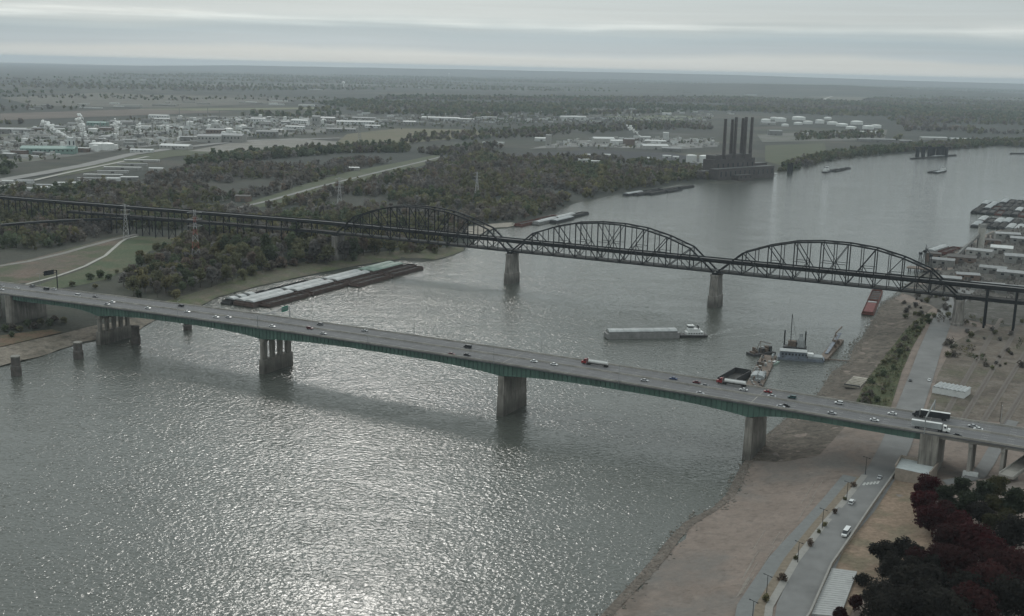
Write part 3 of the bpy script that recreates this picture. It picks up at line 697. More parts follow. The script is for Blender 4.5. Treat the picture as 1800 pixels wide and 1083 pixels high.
# ------------------------------------------------------------------ trees
TINTS = {'olive': (.145, .145, .085), 'green': (.1, .122, .075), 'brown': (.155, .138, .118), 'rust': (.16, .125, .1), 'gold': (.18, .165, .09), 'grey': (.175, .165, .155), 'deep': (.034, .042, .026), 'dim': (.06, .058, .03),
         'crimson': (.06, .014, .016), 'dark': (.028, .026, .022), 'maroon': (.042, .015, .015)}
def leafy(m):
    """leaves let some light through from behind"""
    if 'translucent' in m.node_tree.nodes: return m
    n = m.node_tree.nodes; l = m.node_tree.links; b = n['Principled BSDF']; t = n.new('ShaderNodeBsdfTranslucent'); t.name = 'translucent'
    l.new(b.inputs['Base Color'].links[0].from_socket, t.inputs['Color']); x = n.new('ShaderNodeMixShader'); x.inputs[0].default_value = .55
    l.new(b.outputs[0], x.inputs[1]); l.new(t.outputs[0], x.inputs[2]); l.new(x.outputs[0], n['Material Output'].inputs['Surface'])
    return m
def leafmat(k):
    return leafy(mat('leaf_' + k, TINTS[k], .85, .5, .35, obj_rand=.28, spec=.15))
barkm = mat('tree_bark', (.07, .06, .052), .95, .3, 1.5)
def crown_arrays(h, rx, nl, nleaf, ls, seed, base=.28, shell=.55):
    """leaf-clump quads through several uneven lobes; local origin at the foot of the trunk"""
    r = np.random.default_rng(seed); V = []; 
    lob = []
    for i in range(nl):
        a = r.uniform(0, 2 * math.pi); q = r.uniform(.15, .72) * rx; zz = h * r.uniform(base + .14, .86)
        lob.append((q * math.cos(a) * (1.15 - zz / h * .55), q * math.sin(a) * (1.15 - zz / h * .55), zz, rx * r.uniform(.34, .58)))
    lob.append((0, 0, h * .8, rx * .45)); lob.append((0, 0, h * .55, rx * .62))
    wts = np.array([l[3] ** 2 for l in lob]); wts /= wts.sum(); pick = r.choice(len(lob), nleaf, p=wts)
    L = np.array(lob)[pick]; d = r.normal(size=(nleaf, 3)); d /= np.linalg.norm(d, axis=1)[:, None]
    rad = (shell + (1 - shell) * r.random(nleaf) ** .5) * L[:, 3] * r.uniform(.8, 1.15, nleaf)
    cen = L[:, :3] + d * rad[:, None] * np.array([1, 1, .85]); cen[:, 2] = np.maximum(cen[:, 2], h * base * .7)
    nrm = d + r.normal(size=(nleaf, 3)) * .55; nrm /= np.linalg.norm(nrm, axis=1)[:, None]
    up = r.normal(size=(nleaf, 3)); u = np.cross(nrm, up); u /= np.linalg.norm(u, axis=1)[:, None]; v = np.cross(nrm, u)
    s = ls * r.uniform(.6, 1.35, nleaf)[:, None]; k = r.uniform(.55, 1.0, nleaf)[:, None]
    P = np.stack([cen - u * s - v * s * k * .5, cen + u * s * .3 - v * s * k, cen + u * s + v * s * k * .4, cen - u * s * .2 + v * s * k], 1).reshape(-1, 3)
    return P, np.arange(nleaf * 4).reshape(-1, 4), lob
def trunk_mesh(name, h, rx, lob, seed, r0):
    r = random.Random(seed); m = MB(); top = h * .62; n = 6; pts = [(0, 0, -.6)]
    for i in range(1, 5): pts.append((r.uniform(-.03, .03) * h, r.uniform(-.03, .03) * h, top * i / 4))
    for i in range(4): m_seg(m, pts[i], pts[i + 1], r0 * (1 - i * .19), r0 * (1 - (i + 1) * .19))
    for l in lob[:7]:
        k = r.choice((1, 2, 3)); m_seg(m, pts[k], (l[0] * .9, l[1] * .9, max(l[2], pts[k][2] + .5)), r0 * .42, r0 * .12)
    return m.mesh(name, barkm)
def m_seg(m, a, b, ra, rb, n=6):
    a = Vector(a); b = Vector(b); d = (b - a).normalized(); u = d.orthogonal().normalized(); v = d.cross(u); k = len(m.v)
    for c, rr in ((a, ra), (b, rb)):
        for i in range(n): q = 2 * math.pi * i / n; m.v.append(tuple(c + u * rr * math.cos(q) + v * rr * math.sin(q)))
    for i in range(n): j = (i + 1) % n; m.f.append((k + i, k + j, k + n + j, k + n + i)); m.mi.append(0)
PROTO = {}
def tree_proto(kind, shape, seed, nleaf, ls):
    h, rx, nl = {'round': (13, 5.4, 11), 'tall': (17, 5.0, 10), 'bush': (6.0, 4.4, 7), 'wide': (13, 8.0, 14), 'broad': (16, 8.5, 16)}[shape]
    P, F, lob = crown_arrays(h, rx, nl, nleaf, ls, seed, base=.08 if shape == 'bush' else .25)
    return npmesh('crown', P, F, leafmat(kind)), trunk_mesh('trunk', h, rx, lob, seed, {'bush': .16, 'broad': .42, 'wide': .4}.get(shape, .28)), h
def put_tree(proto, loc, sc, rz, name, label, group):
    cm, tm, h = proto
    t = thing(name, label, 'tree', loc, rz, group); t.scale = sc
    mk('trunk', tm, t); mk('crown', cm, t)
    return t
def scatter(poly, spacing, seed, n=None, pz=0.0, world=False):
    L = np.array([T(x, y).xy[:] for x, y in poly]) if not world else np.asarray(poly, float); r = np.random.default_rng(seed)
    x0, y0 = L.min(0); x1, y1 = L.max(0); P = np.stack(np.meshgrid(np.arange(x0, x1, spacing), np.arange(y0, y1, spacing)), -1).reshape(-1, 2)
    P = P + r.uniform(-.48, .48, P.shape) * spacing
    return P[inpoly(P, L)]
KINDS = ['olive', 'green', 'brown', 'gold', 'grey', 'rust']
tr = {}
for i, k in enumerate(KINDS):
    for j, shp in enumerate(('round', 'tall', 'bush')):
        tr[k, shp] = tree_proto(k, shp, 100 + i * 7 + j, {'round': 330, 'tall': 350, 'bush': 220}[shp], {'round': .85, 'tall': .9, 'bush': .75}[shp])
DESC = {'olive': 'olive green', 'green': 'dark green', 'brown': 'brown half bare', 'gold': 'yellowing', 'grey': 'grey leafless', 'rust': 'rusty'}
# the riverside grove between the bank shelf and the truss bridge: individuals, largest in the picture
GROVE = [(216, 505), (240, 526), (300, 531), (380, 507), (450, 484), (540, 466), (580, 467), (620, 461), (650, 452), (700, 448), (760, 447), (800, 436), (700, 416), (590, 408), (500, 400), (430, 396), (380, 402), (335, 425), (290, 440), (258, 458), (228, 480)]
P = scatter(GROVE, 11.5, 21); r = random.Random(5)
rr_ = np.random.default_rng(3)
P = P[rr_.permutation(len(P))]
P = P[np.argsort(np.hypot(P[:, 0], P[:, 1]))]
NIND = 0
GROVE_REST = P[235:]
for x, y in P[:235]:
    q = fbm([x], [y], 60, 31)[0]; px, py, _ = proj((x, y, 5))
    wts = [4, 2.4, 3.5 if px > 560 else 1.6, 2.2 if px < 430 else .8, 2.6, .8]
    k = r.choices(KINDS, wts)[0]; shp = r.choices(('round', 'tall', 'bush'), (5, 1.6, 2.4))[0]; s = r.uniform(.85, 1.25) * (1.0 + .55 * min(1, max(0, (px - 300) / 200)))
    put_tree(tr[k, shp], (x, y, hz(x, y) - .1), (s * r.uniform(.9, 1.2), s * r.uniform(.9, 1.2), s * r.uniform(.85, 1.15)), r.uniform(0, 6.28), 'tree',
             DESC[k] + {'round': ' round tree', 'tall': ' tall tree', 'bush': ' low bush'}[shp] + (' at the left tip of' if px < 330 else ' round the red pylon in' if px < 430 else ' behind the covered barges in' if px < 640 else ' below the truss end in') + ' the riverside grove', 'trees of the riverside grove')
# loose bushes on the left bank
for k, (px, py, kd, sc) in enumerate([(160, 492, 'green', 1.0), (176, 488, 'green', 1.15), (190, 492, 'green', .9), (168, 507, 'gold', .7), (128, 503, 'olive', .7), (205, 480, 'olive', .6)]):
    p = T(px, py); put_tree(tr[kd, 'bush'], p, (sc * 1.25, sc * 1.25, sc), k * 1.3, 'bush', DESC[kd] + ' bush standing alone on the grass bank near the highway bridge', 'lone bushes on the grass bank')
# bushes on the shore under the highway bridge
for k, (px, py) in enumerate([(-10, 588), (8, 583), (22, 579), (35, 582), (48, 574), (60, 578), (72, 570), (86, 573), (96, 566), (112, 567), (20, 592)]):
    p = T(px, py); s = .62 + .3 * ((k * 37) % 10) / 10; kd = ('olive', 'green', 'brown')[k % 3]
    put_tree(tr[kd, 'bush'], p, (s * 1.3, s * 1.3, s), k * 2.1, 'bush', DESC[kd] + ' bush on the shore below the end of the highway bridge', 'bushes below the highway bridge')

# woods farther off: masses nobody could count
def far_tree_bank(nvar, nleaf, ls):
    out = []
    for i in range(nvar):
        shp = ('round', 'tall', 'round', 'wide', 'bush')[i % 5]; h, rx, nl = {'round': (12, 5.6, 7), 'tall': (16, 5.0, 7), 'wide': (12, 7.0, 8), 'bush': (6, 5, 5)}[shp]
        P_, F_, _ = crown_arrays(h, rx, nl, nleaf, ls, 500 + i, base=.06); out.append(P_)
    return out
woodm = leafy(mat('woodland_leaf', (1, 1, 1), .9, .3, .2, attr='tint', spec=.1))
def wood(name, P, label, nleaf, ls, seed, kinds, wts, sc=(.85, 1.4), clump=70, lift=1.0):
    if len(P) == 0: return
    bank = far_tree_bank(10, nleaf, ls); r = np.random.default_rng(seed); n = len(P)
    z = height(P[:, 0], P[:, 1]); s = r.uniform(*sc, n); a = r.uniform(0, 6.28, n)
    base = np.array([TINTS[k] for k in kinds]) * lift; f = fbm(P[:, 0], P[:, 1], clump, seed, 3)
    wt = np.array(wts, float); cum = np.cumsum(wt) / wt.sum()
    ki = np.searchsorted(cum, np.clip((f - .5) * 1.6 + .5 + r.normal(0, .18, n), 0, .999))
    Vs, Cs = [], []
    var = r.integers(0, 10, n)
    for v in range(10):
        idx = np.where(var == v)[0]
        if not len(idx): continue
        B = bank[v]; ca, sa = np.cos(a[idx])[:, None], np.sin(a[idx])[:, None]; S = s[idx][:, None]
        X = (B[None, :, 0] * ca - B[None, :, 1] * sa) * S + P[idx, 0][:, None]; Y = (B[None, :, 0] * sa + B[None, :, 1] * ca) * S + P[idx, 1][:, None]; Z = B[None, :, 2] * S + z[idx][:, None] - .3
        Vs.append(np.stack([X, Y, Z], -1).reshape(-1, 3)); Cs.append(np.repeat(base[ki[idx]] * r.uniform(.72, 1.3, (len(idx), 1)), len(B) // 4, axis=0))
    Vs = np.vstack(Vs); Cs = np.vstack(Cs)
    mk(name, npmesh(name, Vs, np.arange(len(Vs)).reshape(-1, 4), woodm, col=Cs), kind='stuff', label=label)
def keep_off(P, lines, d):
    for L in lines: P = P[segdist(P, L) > d]
    return P
VIA = np.array([MA(s, 0, 0).xy[:] for s in (-1300, -300)])
LEV = np.array([T(x, y).xy[:] for x, y in ((404, 370), (480, 352), (560, 329), (640, 309.5), (700, 295), (780, 275))])
ALLK = ['green', 'olive', 'gold', 'brown', 'rust', 'grey']
if len(GROVE_REST): wood('woodland', GROVE_REST, 'rest of the riverside grove against the truss bridge', 110, 1.3, 40, ALLK, [3, 4, 1, 3, 1, 1])
P = keep_off(scatter([(-60, 432), (0, 438), (60, 440), (120, 432), (215, 402), (330, 404), (380, 395), (590, 402), (590, 388), (380, 372), (200, 360), (0, 350), (-60, 352)], 11, 51), [VIA], 10)
wood('woodland', P, 'dark woods under and round the viaduct on the left', 70, 1.4, 41, ALLK, [3, 4, .5, 3, .6, 2.5])
P = scatter([(-60, 348), (0, 343), (200, 354), (330, 362), (420, 352), (480, 342), (560, 318), (620, 300), (690, 286), (600, 285), (480, 288), (380, 294), (300, 306), (230, 322), (110, 332), (0, 338), (-60, 340)], 13, 52)
P = keep_off(P, [LEV], 30); P = P[(fbm(P[:, 0], P[:, 1], 110, 77) > .46)]
wood('woodland', P, 'grey brown woods and thickets behind the viaduct', 46, 1.7, 42, ALLK, [1.5, 3, .5, 5, 1.5, 5])
P = scatter([(440, 376), (560, 345), (640, 325), (700, 310), (790, 282), (850, 272), (910, 282), (1050, 280), (1180, 292), (1240, 302), (1245, 316), (1190, 320), (1100, 334), (1050, 344), (1000, 356), (970, 372), (920, 388), (860, 391), (800, 398), (820, 420), (790, 420), (700, 412), (590, 404), (580, 388)], 12, 53)
P = P[fbm(P[:, 0], P[:, 1], 80, 78) > .4]
wood('woodland', P, 'broad olive and brown wood beyond the truss bridge', 48, 1.7, 43, ALLK, [2.5, 5, .8, 4, 1, 3])
P = np.vstack([scatter([(430, 284), (600, 270), (715, 268), (720, 258), (600, 262), (430, 272), (330, 288), (330, 296)], 13, 54), scatter([(0, 300), (20, 298), (20, 306), (0, 310)], 12, 55)])
wood('woodland', P, 'taller dark trees edging the gravel yard', 50, 2.1, 44, ALLK, [6, 3, .2, 1.5, .3, .8], sc=(.9, 1.6))
P = np.vstack([scatter([(700, 254), (870, 244), (1000, 240), (1090, 230), (1250, 228), (1250, 216), (1000, 222), (880, 232), (720, 240)], 26, 56), scatter([(730, 268), (850, 258), (930, 264), (900, 272), (780, 276)], 18, 57)])
P = P[fbm(P[:, 0], P[:, 1], 200, 79) > .42]
wood('woodland', P, 'thin woods around the far yards in the middle', 30, 3.2, 45, ALLK, [3, 3, .3, 4, .6, 2])
P = np.vstack([scatter([(1372, 303), (1416, 294), (1446, 286), (1480, 279), (1560, 271), (1668, 263), (1752, 257), (1860, 259), (1860, 248), (1700, 250), (1600, 258), (1500, 266), (1440, 274), (1380, 292)], 13, 58),
               scatter([(1395, 237), (1550, 233), (1556, 243), (1400, 247)], 22, 59)])
wood('woodland', P, 'dark scrub along the far bank past the power station', 45, 2.2, 46, ALLK, [5, 4, .2, 2, .3, 1])
P = scatter([(1560, 250), (1640, 236), (1760, 236), (1900, 240), (1900, 178), (1700, 165), (1560, 168), (1500, 180), (1300, 172), (1000, 172), (700, 170), (560, 182), (640, 200), (900, 208), (1060, 202), (1300, 196), (1560, 208), (1590, 228)], 40, 60)
P = P[fbm(P[:, 0] / 2.5, P[:, 1], 420, 80) > .42]
wood('woodland', P, 'blue grey woods covering the far plain', 12, 5.5, 47, ALLK, [5, 3, .2, 2, .3, 1], sc=(1.0, 1.7), clump=500, lift=1.05)
P = np.vstack([scatter([(-120, 168), (300, 160), (700, 158), (1200, 162), (1700, 162), (1900, 165), (1900, 152), (1600, 150), (1000, 138), (400, 130), (-120, 132)], 88, 61), scatter([(-100, 226), (200, 208), (600, 204), (600, 192), (300, 200), (-100, 216)], 40, 62)])
P = P[fbm(P[:, 0] / 3.5, P[:, 1], 650, 81) > .5]
wood('woodland', P, 'pale blue belts of trees below the skyline', 8, 8.0, 48, ALLK, [5, 3, .2, 2, .3, 1], sc=(.9, 1.5), clump=1500, lift=1.1)
P = np.vstack([scatter([(-60, 300), (110, 280), (330, 252), (600, 236), (700, 222), (560, 200), (300, 205), (-60, 232)], 30, 63), scatter([(640, 232), (900, 226), (1250, 222), (1250, 204), (900, 204), (640, 208)], 34, 64), scatter([(930, 262), (1120, 246), (1255, 248), (1180, 266)], 26, 65)])
P = P[fbm(P[:, 0] / 2, P[:, 1], 120, 82) > .52]
wood('woodland', P, 'trees and scrub dotted among the works and far yards', 22, 2.2, 49, ALLK, [4, 3, .4, 3, .5, 2], sc=(.5, 1.0))
P = scatter([(-120, 198), (300, 190), (560, 182), (700, 176), (560, 170), (300, 166), (-120, 170)], 70, 66); P = P[fbm(P[:, 0] / 4, P[:, 1], 260, 83) > .54]
wood('woodland', P, 'hedges and tree rows on the left plain', 10, 5.0, 50, ALLK, [5, 3, .2, 2, .3, 1], sc=(.8, 1.3))

# ------------------------------------------------------------------ vessels
hullr = mat('rusty_red_hull', (.12, .045, .035), .8, .4, .3, obj_rand=.2)
hullb = mat('rust_brown_hull', (.075, .05, .042), .8, .4, .3, obj_rand=.2)
hullk = mat('black_hull', (.035, .035, .036), .7, .4, .3, obj_rand=.25)
hullg = mat('grey_hull', (.19, .19, .185), .7, .3, .3)
coverw = mat('weathered_white_cover', (.31, .325, .325), .6, .22, .25, obj_rand=.12)
coverg = mat('faded_green_cover', (.2, .27, .23), .6, .25, .25)
coverb = mat('dull_grey_cover', (.26, .28, .285), .6, .25, .25, obj_rand=.12)
cargo = mat('dark_cargo', (.05, .048, .045), .95, .4, .5)
rustd = mat('rusty_deck', (.13, .1, .08), .9, .4, .5)
glassd = mat('dark_window_glass', (.02, .025, .03), .15, .1, 1)
cream = mat('white_superstructure', (.6, .61, .6), .5, .12, .5)
bluegrey = mat('blue_grey_steel', (.14, .16, .19), .6, .25, .3)
BL, BW = 59.4, 10.6
BM = {}
def barge_parts(kind, deep=1.6):
    """meshes of one river barge, waterline at z=0, x forward: hull with raked ends, coaming, covers or open hopper"""
    if (kind, deep) in BM: return BM[kind, deep]
    hull_m, cov_m = {'white': (hullb, coverw), 'green': (hullb, coverg), 'grey': (hullk, coverb), 'open': (hullr, None), 'brown': (hullb, None), 'black': (hullk, None), 'loaded': (hullk, cargo), 'pale': (hullg, coverw)}[kind]
    H = deep; x, y = BL / 2, BW / 2; out = []
    m = MB(); m.prism([(-x, H), (-x, .6), (-x + 4, -1.2), (x - 4, -1.2), (x, .6), (x, H)], -y, y)
    out.append(('hull', m.mesh('hull', hull_m)))
    h0 = 1.5; cx, cy = x - 1.8, y - .4; m = MB()
    if cov_m is None or kind == 'loaded':
        t = .3
        m.box(-cx, cx, -cy, -cy + t, H + .01, H + h0); m.box(-cx, cx, cy - t, cy, H + .01, H + h0); m.box(-cx, -cx + t, -cy + t, cy - t, H + .01, H + h0); m.box(cx - t, cx, -cy + t, cy - t, H + .01, H + h0)
        out.append(('coaming', m.mesh('coaming', hull_m)))
        if kind == 'loaded':
            m = MB(); n = 9; pts = [(-cx + 1 + (2 * cx - 2) * i / n) for i in range(n + 1)]
            for a, b in zip(pts[:-1], pts[1:]): m.poly8([(a, -cy + .4, H + .05), (b, -cy + .4, H + .05), (b, cy - .4, H + .05), (a, cy - .4, H + .05), (a + 1, -1.2, H + h0 + .9), (b - 1, -1.2, H + h0 + .9), (b - 1, 1.2, H + h0 + .9), (a + 1, 1.2, H + h0 + .9)])
            out.append(('cargo', m.mesh('cargo', cargo)))
        else:
            m = MB().quad((-cx + t, -cy + t, H + .06), (cx - t, -cy + t, H + .06), (cx - t, cy - t, H + .06), (-cx + t, cy - t, H + .06)); out.append(('hold_floor', m.mesh('hold_floor', cargo)))
            for q in range(1, 6): m = MB(); xx = -cx + 2 * cx * q / 6; m.box(xx - .25, xx + .25, -cy + t, cy - t, H + .07, H + .55); out.append(('hold_rib', m.mesh('hold_rib', hull_m)))
    else:
        m.box(-cx, cx, -cy, cy, H + .01, H + h0); out.append(('coaming', m.mesh('coaming', hull_m)))
        n = 9; w = 2 * cx / n
        for i in range(n):
            a = -cx + i * w + .08; b = a + w - .16; zz = H + h0 + (.0 if i % 2 else .06)
            m = MB().prism([(-cy - .15, zz - .2), (-cy - .15, zz + .25), (-cy * .62, zz + 1.15), (0, zz + 1.5), (cy * .62, zz + 1.15), (cy + .15, zz + .25), (cy + .15, zz - .2)], a, b, ax='x')
            out.append(('hatch_cover', m.mesh('hatch_cover', cov_m)))
    for sx in (-1, 1):
        for sy in (-1, 1): m = MB().cyl((sx * (x - 2), sy * (y - .8), H), .25, .7, 8); out.append(('bollard', m.mesh('bollard', hullk)))
    BM[kind, deep] = out
    return out
def barge(kind, p, rz, label, group=None, deep=1.6, small=False):
    t = thing('barge', label, 'barge', p, rz, group)
    for nme, me in barge_parts(kind, deep):
        if small and nme in ('bollard', 'hold_rib'): continue
        mk(nme, me, t)
    return t
def axis(a, b, z=0.0):
    A = G(*a, z); B = G(*b, z); d = B - A; L = d.length; d.normalize(); return A, d, L, math.atan2(d.y, d.x)
# the fleet moored at the far bank: a double row of covered barges, open hoppers outside, black ones inside
A = Vector((-241.8, 966.2, 0)); d = Vector((.4495, .8933, 0)); rz = math.atan2(d.y, d.x); nr = Vector((d.y, -d.x, 0))
def row(along, off): return A + d * (BL / 2 + along) + nr * off
WHI = ['first', 'second', 'third', 'last']
for i in range(4):
    barge('green' if i == 3 else 'white', row(i * 61.2, 5.4), rz, WHI[i] + (' faded green' if i == 3 else ' pale') + ' covered barge of the inner row counted from the highway bridge', 'covered barges moored at the far bank', deep=3.0)
    barge('green' if i == 3 else 'white', row(i * 61.2, 16.1), rz, WHI[i] + (' faded green' if i == 3 else ' pale') + ' covered barge of the outer row counted from the highway bridge', 'covered barges moored at the far bank', deep=3.0)
for al, off, k, lb in [(8, 27, 'brown', 'rust brown open hopper barge outside the covered raft nearest the highway bridge'), (70, 27, 'brown', 'second rust brown open hopper barge outside the covered raft'), (132, 27, 'brown', 'third rust brown open hopper barge against the covered raft'), (126, 37.9, 'brown', 'outer rust brown hopper barge towards midstream'), (193, 27, 'brown', 'farthest rust brown hopper barge against the covered raft'), (187, 37.9, 'brown', 'outermost hopper barge at the far tip of the raft')]:
    barge(k, row(al, off), rz, lb, deep=1.9)
o = barge('black', row(-2, -7.2), rz, 'black open barge with loose covers inside the covered raft', deep=1.8)
for i, q in enumerate((-24, -13, -1)):
    MB().prism([(-5, 4.0), (-5, 4.3), (-3, 5.3), (0, 5.7), (3, 5.3), (5, 4.3), (5, 4.0)], q, q + 7, ax='x').build('loose_cover', coverw, o)
barge('black', row(60, -7.2), rz, 'second black open barge between the covered raft and the bank', deep=1.4)
# far side barges upstream past the truss
A, d, L, rz = axis((926, 396), (1030, 371), 2.5); A.z = 0; nr = Vector((d.y, -d.x, 0))
for al, off, k, lb in [(0, -12, 'open', 'maroon open barge at the sand bar behind the middle truss span'), (62, -12, 'open', 'second maroon barge along the sand bar further up the bank'), (30, 0, 'pale', 'grey roofed barge just above the middle truss arch'), (92, 0, 'pale', 'pale roofed barge farther up behind the middle truss arch'),
                       (60, 12, 'grey', 'dark hulled covered barge outside the pale roofed pair'), (125, 6, 'black', 'long black barge sticking out towards midstream')]:
    barge(k, A + d * (al + 25) + nr * off, rz, lb, deep=2.2, small=True)
A, d, L, rz = axis((1112, 343), (1190, 330), 2); A.z = 0; nr = Vector((d.y, -d.x, 0))
for al, off, k, lb in [(0, -12, 'grey', 'grey covered barge closest to the bank left of the power station'), (15, 0, 'loaded', 'black loaded barge in the cluster left of the power station'), (40, 12, 'loaded', 'black loaded barge on the river side of that cluster'), (70, -10, 'black', 'black empty barge at the back of that cluster'), (110, 2, 'loaded', 'black barge ahead of the cluster beside the power station'), (172, 4, 'loaded', 'foremost black barge of the cluster reaching past the power station edge'), (100, 14, 'black', 'outer black barge of the cluster left of the power station')]:
    barge(k, A + d * (al + 25) + nr * off, rz, lb, deep=2.0, small=True)
# red hopper barges by the near bank below the truss
A, d, L, rz = axis((1525, 551), (1548, 497), 2.0); A.z = 0
for i, lb in enumerate(['empty dark red hopper barge moored by the near bank before the truss', 'red hopper barge behind it half hidden under the truss bridge']):
    b_ = barge('open', A + d * (30 + i * 61), rz, lb, deep=1.5)
    if i == 0:
        m = MB()
        for q in range(9): MB().box(-24 + q * 5, -21 + q * 5, -4.0, 4.0, 1.8, 2.7).build('stacked_cover', mat('red_hatch', (.2, .06, .055), .7, .3, .5), b_)
        MB().box(22, 26, -3.8, 3.8, 1.8, 2.8).build('stacked_cover', coverw, b_)
# fleets at the right bank
r = random.Random(11)
for nm, a, b, rows, cols in (('upper', (1712, 376), (1752, 346), 4, 8), ('lower', (1712, 400), (1736, 382), 2, 8)):
    A, d, L, rz = axis(a, b); A.z = 0; nr = Vector((d.y, -d.x, 0))
    for c in range(cols):
        for q in range(rows):
            if nm == 'upper' and q == 3 and c in (0, 1): continue
            k = r.choices(('white', 'grey', 'loaded', 'black', 'open', 'pale'), (.5, 1.6, 3.4, 3.4, 1.5, .3))[0]
            nmk = {'white': 'white covered', 'grey': 'grey covered', 'loaded': 'black loaded', 'black': 'black empty', 'open': 'maroon empty', 'pale': 'pale covered'}[k]
            barge(k, A + d * (30 + q * 61.5) + nr * (c * 11.4), rz, nmk + ' barge in the ' + ('farther' if nm == 'upper' else 'nearer') + ' fleet at the right bank', 'barges in the ' + ('farther' if nm == 'upper' else 'nearer') + ' right bank fleet', deep=r.choice((1.4, 2.4)), small=True)
# single barge by the right bank works
A, d, L, rz = axis((1632, 443), (1698, 421), 3); A.z = 0
barge('pale', A + d * 34, rz, 'pale covered barge at the dock behind the right truss end', deep=2.6); barge('open', A + d * 40 + Vector((d.y, -d.x, 0)) * 12, rz, 'rusty barge on the bank side of that dock', deep=2.0)

def towboat(p, rz, label, sc=1.0):
    t = thing('towboat', label, 'towboat', p, rz); t.scale = (sc, sc, sc)
    MB().prism([(-11, 1.7), (-10.5, .2), (-8, -1.0), (10, -1.0), (11.5, .2), (11.8, 2.1)], -4, 4).build('hull', hullk, t)
    for y in (-2.2, 2.2): MB().box(11.8, 12.6, y - .5, y + .5, .2, 3.6).build('push_knee', hullk, t)
    ho = MB().box(-7.5, 6.5, -3.2, 3.2, 1.72, 4.3).build('deckhouse', cream, t)
    for q in range(6): 
        for sy in (-1, 1): MB().box(-6.5 + q * 2.1, -5.5 + q * 2.1, sy * 3.22 - .03, sy * 3.22 + .03, 2.8, 3.6).build('window', glassd, ho)
    MB().box(-5, 5, -2.7, 2.7, 4.32, 6.6).build('upper_deckhouse', cream, t)
    w = MB().box(.5, 4.8, -2.0, 2.0, 6.62, 9.2).build('wheelhouse', cream, t)
    MB().box(.46, 4.84, -2.04, 2.04, 7.6, 8.6).build('window', glassd, w); MB().box(.1, 5.2, -2.4, 2.4, 9.22, 9.5).build('roof', cream, w)
    for y in (-1.6, 1.6): MB().cyl((-3.5, y, 6.6), .45, 2.6, 10).build('funnel', hullk, t)
    MB().cyl((2, 0, 9.5), .08, 3.2, 6).build('mast', steel, t)
    for sy in (-1, 1): MB().box(-10, 11, sy * 3.75 - .04, sy * 3.75 + .04, 2.6, 2.72).build('rail', steel, t)
    return t
A, d, L, rz = axis((1063, 594), (1195, 592)); A.z = 0
barge('pale', A + d * (BL / 2 + .3), rz, 'single white covered barge pushed across midstream by a towboat', deep=4.2)
towboat(A + d * (BL + 13.2), rz + math.pi, 'small white towboat pushing the single covered barge', 1.0)
wk = bpy.data.materials.new('wake_foam'); wk.use_nodes = True; n = wk.node_tree.nodes; l = wk.node_tree.links; bs = n['Principled BSDF']; bs.inputs['Base Color'].default_value = (.4, .41, .4, 1); bs.inputs['Roughness'].default_value = .6
ns = n.new('ShaderNodeTexNoise'); ns.inputs['Scale'].default_value = .5; ns.inputs['Detail'].default_value = 6; tcn = n.new('ShaderNodeTexCoord'); l.new(tcn.outputs['Object'], ns.inputs['Vector'])
mr = n.new('ShaderNodeMapRange'); l.new(ns.outputs[0], mr.inputs[0]); mr.inputs['From Min'].default_value = .4; mr.inputs['From Max'].default_value = .68; mr.inputs['To Max'].default_value = .45; l.new(mr.outputs[0], bs.inputs['Alpha'])
def foam(name, L, w0, w1, label):
    V = []; n_ = len(L)
    for i, p in enumerate(L):
        q = L[min(i + 1, n_ - 1)] - L[max(i - 1, 0)]; q.z = 0; q.normalize(); w = w0 + (w1 - w0) * i / (n_ - 1); nn = Vector((-q.y, q.x, 0)) * w / 2; V += [tuple(p + nn + Vector((0, 0, .05))), tuple(p - nn + Vector((0, 0, .05)))]
    mk(name, npmesh(name, V, [(2 * i, 2 * i + 2, 2 * i + 3, 2 * i + 1) for i in range(n_ - 1)], wk), kind='stuff', label=label)
foam('wake', [G(1236, 592), G(1262, 594), G(1300, 592), G(1350, 586)], 1.2, 5, 'lower arm of the towboat wake')
foam('bow_wave', [G(1061, 599), G(1090, 599.5), G(1150, 600), G(1195, 600)], 1.0, 1.6, 'thin white bow wave along the covered barge')
foam('wake', [G(1238, 593), G(1255, 588), G(1275, 583), G(1300, 577), G(1330, 569), G(1362, 560)], 2.5, 12, 'foaming wake behind the towboat')
A, d, L, rz = axis((1640, 304.5), (1676, 298)); A.z = 0; nr = Vector((d.y, -d.x, 0))
barge('black', A + d * 26 - nr * 6, rz, 'left of two black barges in the lone tow on the far reach', small=True); barge('grey', A + d * 26 + nr * 5.5, rz, 'right of two barges in the lone tow on the far reach', small=True); towboat(A + d * 70, rz + math.pi, 'white towboat pushing the lone tow on the far reach', 1.25)
A, d, L, rz = axis((1456, 303), (1510, 293)); A.z = 0; nr = Vector((d.y, -d.x, 0))
towboat(A - d * 2 - nr * 4, rz, 'dark towboat at the near end of barges beyond the power station', 1.3); barge('loaded', A + d * 48 - nr * 5, rz, 'black loaded barge ahead of the dark towboat', small=True); barge('black', A + d * 48 + nr * 6, rz, 'black empty barge beside it ahead of the dark towboat', small=True); barge('black', A + d * 110, rz, 'leading black barge of the tow beyond the power station', small=True)
A, d, L, rz = axis((1602, 280), (1708, 273)); A.z = 0; nr = Vector((d.y, -d.x, 0))
for i in range(4): barge(('black', 'loaded', 'grey', 'loaded')[i], A + d * (30 + i * 62) + nr * (0 if i < 2 else -10), rz, ['black barge at the downstream end of the far loading dock', 'loaded barge under the far loading dock towers', 'grey barge past the far loading dock towers', 'last barge at the upstream end of the far loading dock'][i], small=True)
p = G(1792, 271); barge('black', p, .25, 'black barge at the far right edge of the river', small=True)
LD = thing('loading_dock', 'dark loading dock towers standing in the far reach', 'dock', (0, 0, 0))
